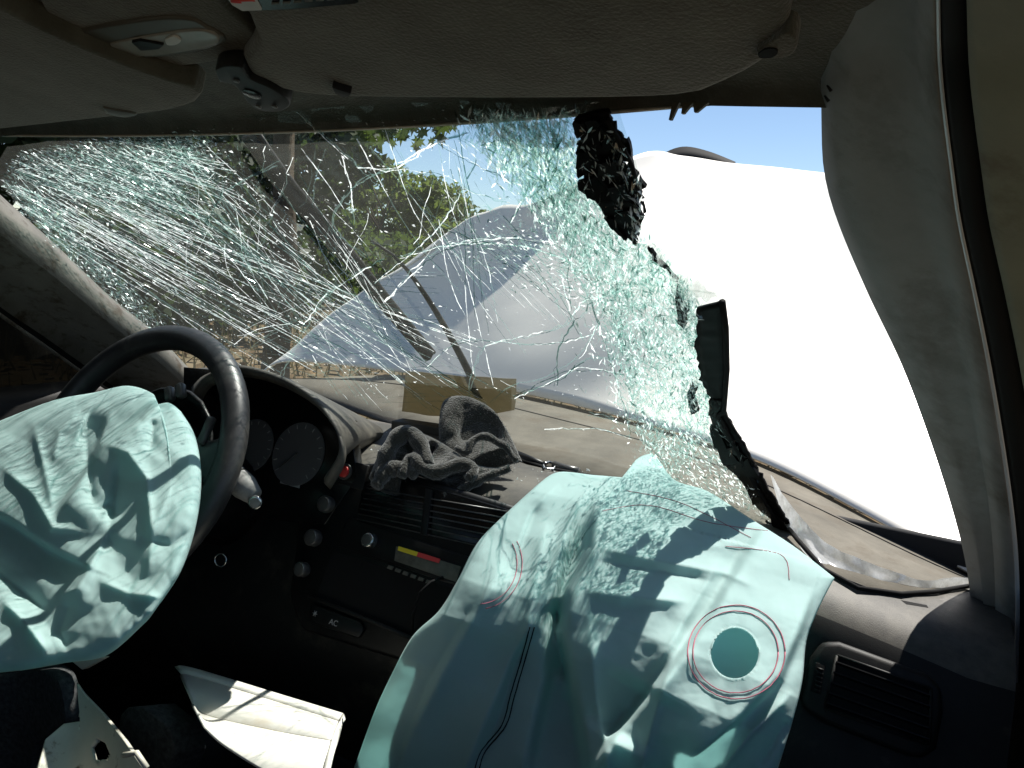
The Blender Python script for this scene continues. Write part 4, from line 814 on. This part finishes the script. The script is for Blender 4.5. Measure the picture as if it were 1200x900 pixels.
# ================================================================== LOOSE THINGS
# fleece cap on the dash
def solid_cloth(name, top, bot, left, right, nu, nv, surf, folds, crs, fb, m, parent, thick, label=None):
    Gp = coons(top, bot, left, right, nu, nv); P = Gp.reshape(-1, 2); X = surf(P); t = CAM-X; t /= np.linalg.norm(t, axis=1)[:, None]
    D = fold_disp(P, folds)
    for a in crs: D += crumple(P, *a)
    for a in fb: D += fbm(P, *a)
    i = np.arange(nu)[None, :].repeat(nv, 0); j = np.arange(nv)[:, None].repeat(nu, 1); e = np.minimum(np.minimum(i, nu-1-i)/(nu-1), np.minimum(j, nv-1-j)/(nv-1)).reshape(-1)
    prof_ = np.sqrt(np.clip(1-(1-np.clip(e*6, 0, 1))**2, 0, 1)); A = X+t*(D*np.clip(e*8, 0, 1)+thick*prof_)[:, None]; B = X-t*(thick*.6*prof_)[:, None]
    n_ = nu*nv; F = grid_faces(nv, nu, 0, True)+grid_faces(nv, nu, n_, False)
    bd = [k for k in range(nu)]+[k*nu+nu-1 for k in range(1, nv)]+[(nv-1)*nu+k for k in range(nu-2, -1, -1)]+[k*nu for k in range(nv-2, 0, -1)]
    F += [(bd[k], bd[(k+1) % len(bd)], n_+bd[(k+1) % len(bd)], n_+bd[k]) for k in range(len(bd))]
    me = mesh(name, np.r_[A, B], F, [m], smooth=True); b = bmesh.new(); b.from_mesh(me); bmesh.ops.remove_doubles(b, verts=b.verts, dist=1e-5); bmesh.ops.recalc_face_normals(b, faces=b.faces); b.to_mesh(me); b.free()
    return obj(name, me, parent, label)
cap = thing('fleece_cap', 'crumpled dark grey fleece cap lying on the dashboard', 'cap')
TN = np.array([.25, -.75, .6]); tp0 = dash(np.array([(530, 560)]))[0]; tsf = lambda off: (lambda P: atplane(P, tp0+TN*off, TN))
solid_cloth('flap', [(514, 500), (520, 470), (545, 464), (575, 478), (590, 497)], [(530, 548), (545, 552), (575, 550), (612, 541)], [(514, 500), (517, 525), (530, 548)], [(590, 497), (600, 515), (612, 541)], 50, 50, tsf(.0),
   [('r', [(546, 466), (544, 500), (540, 530)], 4, -.004), ('r', [(536, 515), (560, 503), (590, 515)], 12, -.022), ('r', [(530, 545), (545, 525), (545, 515)], 8, .012), ('r', [(540, 545), (570, 530), (605, 520)], 8, .012)], [], [(30, .004, 1)], M['fleece'], cap, .007, 'upright rounded ear flap')
solid_cloth('crown', [(432, 560), (450, 520), (470, 503), (495, 508), (520, 520), (560, 545), (600, 548)], [(470, 585), (500, 580), (530, 583), (550, 572), (575, 560)], [(432, 560), (445, 575), (470, 585)], [(600, 548), (592, 553), (575, 560)], 90, 50, tsf(.02),
   [('r', [(440, 560), (455, 525), (475, 508), (495, 520), (505, 545)], 9, .024), ('r', [(490, 510), (500, 530), (505, 545)], 9, -.01), ('g', [(497, 525), (508, 532)], 12, -.03), ('r', [(500, 552), (525, 545), (545, 540), (556, 548)], 7, .024), ('r', [(520, 562), (535, 556), (550, 560)], 6, -.016), ('r', [(540, 580), (560, 565), (590, 552)], 6, .014), ('g', [(470, 560), (500, 568)], 16, -.02), ('r', [(445, 545), (465, 532), (480, 535)], 7, .014)], [], [(22, .006, 2)], M['fleece'], cap, .012, 'rumpled body of the cap')
def roll(pix, rr, off):
    p = poly_sample(pix, 26); X = tsf(off)(p); X = X+np.array([0, 0, .003])*np.array([noise.noise(Vector((k/4, off*50, 1))) for k in range(26)])[:, None]
    V_, F_ = tube_geo(X, rr*(.55+.45*np.sin(np.linspace(.25, 2.9, 26)))*(1+.12*np.sin(np.arange(26)*1.1)), 12); obj('fold', mesh('fold', V_, F_, [M['fleece']], smooth=True), cap)
roll([(446, 566), (452, 535), (466, 512), (482, 508), (494, 522), (502, 546)], .013, .05)
roll([(470, 560), (482, 535), (496, 548), (515, 552), (540, 543), (556, 550), (548, 562)], .011, .052)
roll([(440, 572), (452, 552), (472, 548), (488, 556)], .012, .05)
roll([(520, 582), (540, 574), (566, 560), (598, 548)], .007, .045)
roll([(534, 524), (548, 532), (552, 520), (566, 512), (590, 522), (606, 540)], .006, .030)
V, F = [], []
for ch in list(cap.children):
    vs_ = np.array([v.co[:] for v in ch.data.vertices]); ns_ = np.array([v.normal[:] for v in ch.data.vertices])
    for k in rng.integers(0, len(vs_), 5200 if ch.name.startswith(('flap', 'crown')) else 900):
        c = vs_[k]+rng.normal(size=3)*.0012; d = ns_[k]+rng.normal(size=3)*.8; d /= np.linalg.norm(d); e_ = np.cross(d, rng.normal(size=3)); e_ /= np.linalg.norm(e_); l = rng.uniform(.0012, .0032); n0 = len(V)
        V += [c-e_*.0003, c+e_*.0003, c+d*l]; F.append((n0, n0+1, n0+2))
obj('fuzz', mesh('fuzz', V, F, [M['fleece']]), cap, 'short fleece fuzz', 'stuff')
# yellowed sheet between cap and glass
pg = coons([(470, 446), (535, 452), (600, 456)], [(466, 492), (530, 500), (598, 492)], [(470, 446), (468, 470), (466, 492)], [(600, 456), (600, 475), (598, 492)], 22, 10)
X = ws(pg.reshape(-1, 2), -.02)+np.array([0, -.62, -.78])*np.array([.003*noise.noise(Vector((x/25, y/25, 2))) for x, y in pg.reshape(-1, 2)])[:, None]
pp = thing('paper_sheet', 'yellowed stained paper sheet outside the base of the glass, behind the cap', 'paper', me=mesh('paper_sheet', X, grid_faces(10, 22), [M['paper']], smooth=True)); s = pp.modifiers.new('solid', 'SOLIDIFY'); s.thickness = .0006
# low box behind the cap
q4 = dash(np.array([(458, 503), (520, 512)], float), .004); ax_ = q4[1]-q4[0]; ax_[2] = 0; bk = np.array([.0, .035, 0]); hh = np.array([0, 0, .016])
prism('defroster_box', [q4[0]+hh, q4[1]+hh, q4[1]+hh+bk, q4[0]+hh+bk], -hh, M['dash'], car, .0015)
# broken white tray
TY = -.52
t3 = lambda p, y=TY: aty(np.array(p, float), np.full(len(p), y))
tray = thing('broken_tray', 'broken white plastic tray hanging below the centre panel', 'tray')
lip0 = t3([(205, 782), (224, 783), (320, 812), (402, 837)], TY+.045); lip1 = t3([(212, 790), (229, 793), (320, 821), (397, 845)], TY+.03)
w0 = t3([(226, 824), (242, 838), (320, 856), (388, 868)], TY-.03); w1 = t3([(240, 852), (264, 874), (320, 908), (372, 925)], TY-.10)
G = loft([lip0, lip1], 30); grid_obj('lip', G, M['white_plastic'], tray, thick=.003)
G = loft([lip1+np.array([0, -.001, -.001]), w0], 30); grid_obj('back_wall', G, M['white_plastic'], tray, thick=.003)
G = loft([w0+np.array([0, -.001, -.001]), w1], 30); grid_obj('floor', G, M['white_plastic'], tray, thick=.003)
e0 = np.array([lip0[-1], lip1[-1], w0[-1], w1[-1]]); e1 = t3([(404, 842)], TY+.03)[0], t3([(400, 852)], TY+.02)[0], t3([(393, 878)], TY-.04)[0], t3([(380, 925)], TY-.11)[0]
G = loft([e0+np.array([.001, 0, .001]), np.array(e1)], 16); grid_obj('side_wall', G, M['white_plastic'], tray, thick=.003)
# broken column cover at the lower left
BY = -.66
cov = thing('broken_cover', 'broken cream plastic column cover with a hole, at the lower left', 'plastic cover')
G = coons([(52, 868), (75, 850), (97, 846), (92, 800), (100, 812), (125, 838)], [(30, 960), (100, 970), (190, 960)], [(52, 868), (40, 910), (30, 960)], [(125, 838), (150, 868), (176, 905), (190, 960)], 46, 40, False); P = G.reshape(-1, 2)
X = aty(P, BY+.04*np.sin((P[:, 0]-40)/45)-.03*((P[:, 1]-840)/60)); Fc = [f for f in grid_faces(40, 46) if min((((P[v]-np.array([121, 880]))/np.array([9, 11]))**2).sum() for v in f) > 1]
me = mesh('shell', X, Fc, [M['cream_plastic']], smooth=True); o = obj('shell', me, cov); s = o.modifiers.new('solid', 'SOLIDIFY'); s.thickness = .004
tube('rib', aty(np.array([(145, 885), (160, 882), (172, 900)]), np.full(3, BY-.03)), .003, M['cream_plastic'], cov, 6)
kc = thing('knee_panel', 'dark grey padded panel left of the cream cover', 'panel')
G = coons([(-80, 795), (0, 788), (75, 782), (92, 800)], [(-80, 960), (0, 960), (30, 950), (48, 930)], [(-80, 795), (-80, 960)], [(92, 800), (96, 846), (60, 866), (48, 930)], 40, 30); P = G.reshape(-1, 2)
X = aty(P, BY+.06+.02*np.sin(P[:, 0]/30)); X = X+np.array([0, 0, 1])*fbm(P, 40, .006)[:, None]; o = obj('pad', mesh('pad', X, grid_faces(30, 40), [M['grey_fabric']], smooth=True), kc); s = o.modifiers.new('solid', 'SOLIDIFY'); s.thickness = .02
cf = thing('foam_block', 'charcoal textured foam block beside the cream cover', 'foam'); pf = [(140, 838), (148, 829), (168, 828), (195, 850), (206, 882), (196, 905), (160, 930), (130, 930)]
prism('block', aty(np.array(pf, float), np.full(8, BY+.10)), (.0, .05, -.02), M['grey_fabric'], cf, .004)
sv = thing('plastic_sliver', 'small cream plastic sliver just under the driver airbag', 'plastic piece'); prism('sliver', aty(np.array([(76, 769), (121, 771), (96, 785)], float), np.full(3, -.60)), (0, .01, -.002), M['cream_plastic'], sv, .001)
# glass crumbs scattered on the dash
P = np.array([(rng.uniform(420, 760), 0) for _ in range(160)]); P[:, 1] = 505+(P[:, 0]-430)*.2+rng.uniform(-5, 30, 160); X = dash(P, .003); V, F = [], []
for x in X:
    s_ = rng.uniform(.0008, .0022); k = len(V); V += [x+rng.normal(size=3)*s_ for _ in range(4)]; F += [(k, k+1, k+2), (k, k+2, k+3), (k, k+3, k+1), (k+1, k+3, k+2)]
o = obj('glass_crumbs', mesh('glass_crumbs', V, F, [M['glass_bright']]), kind='stuff'); o['label'] = 'tiny glass crumbs scattered on the dashboard'; o['category'] = 'glass'
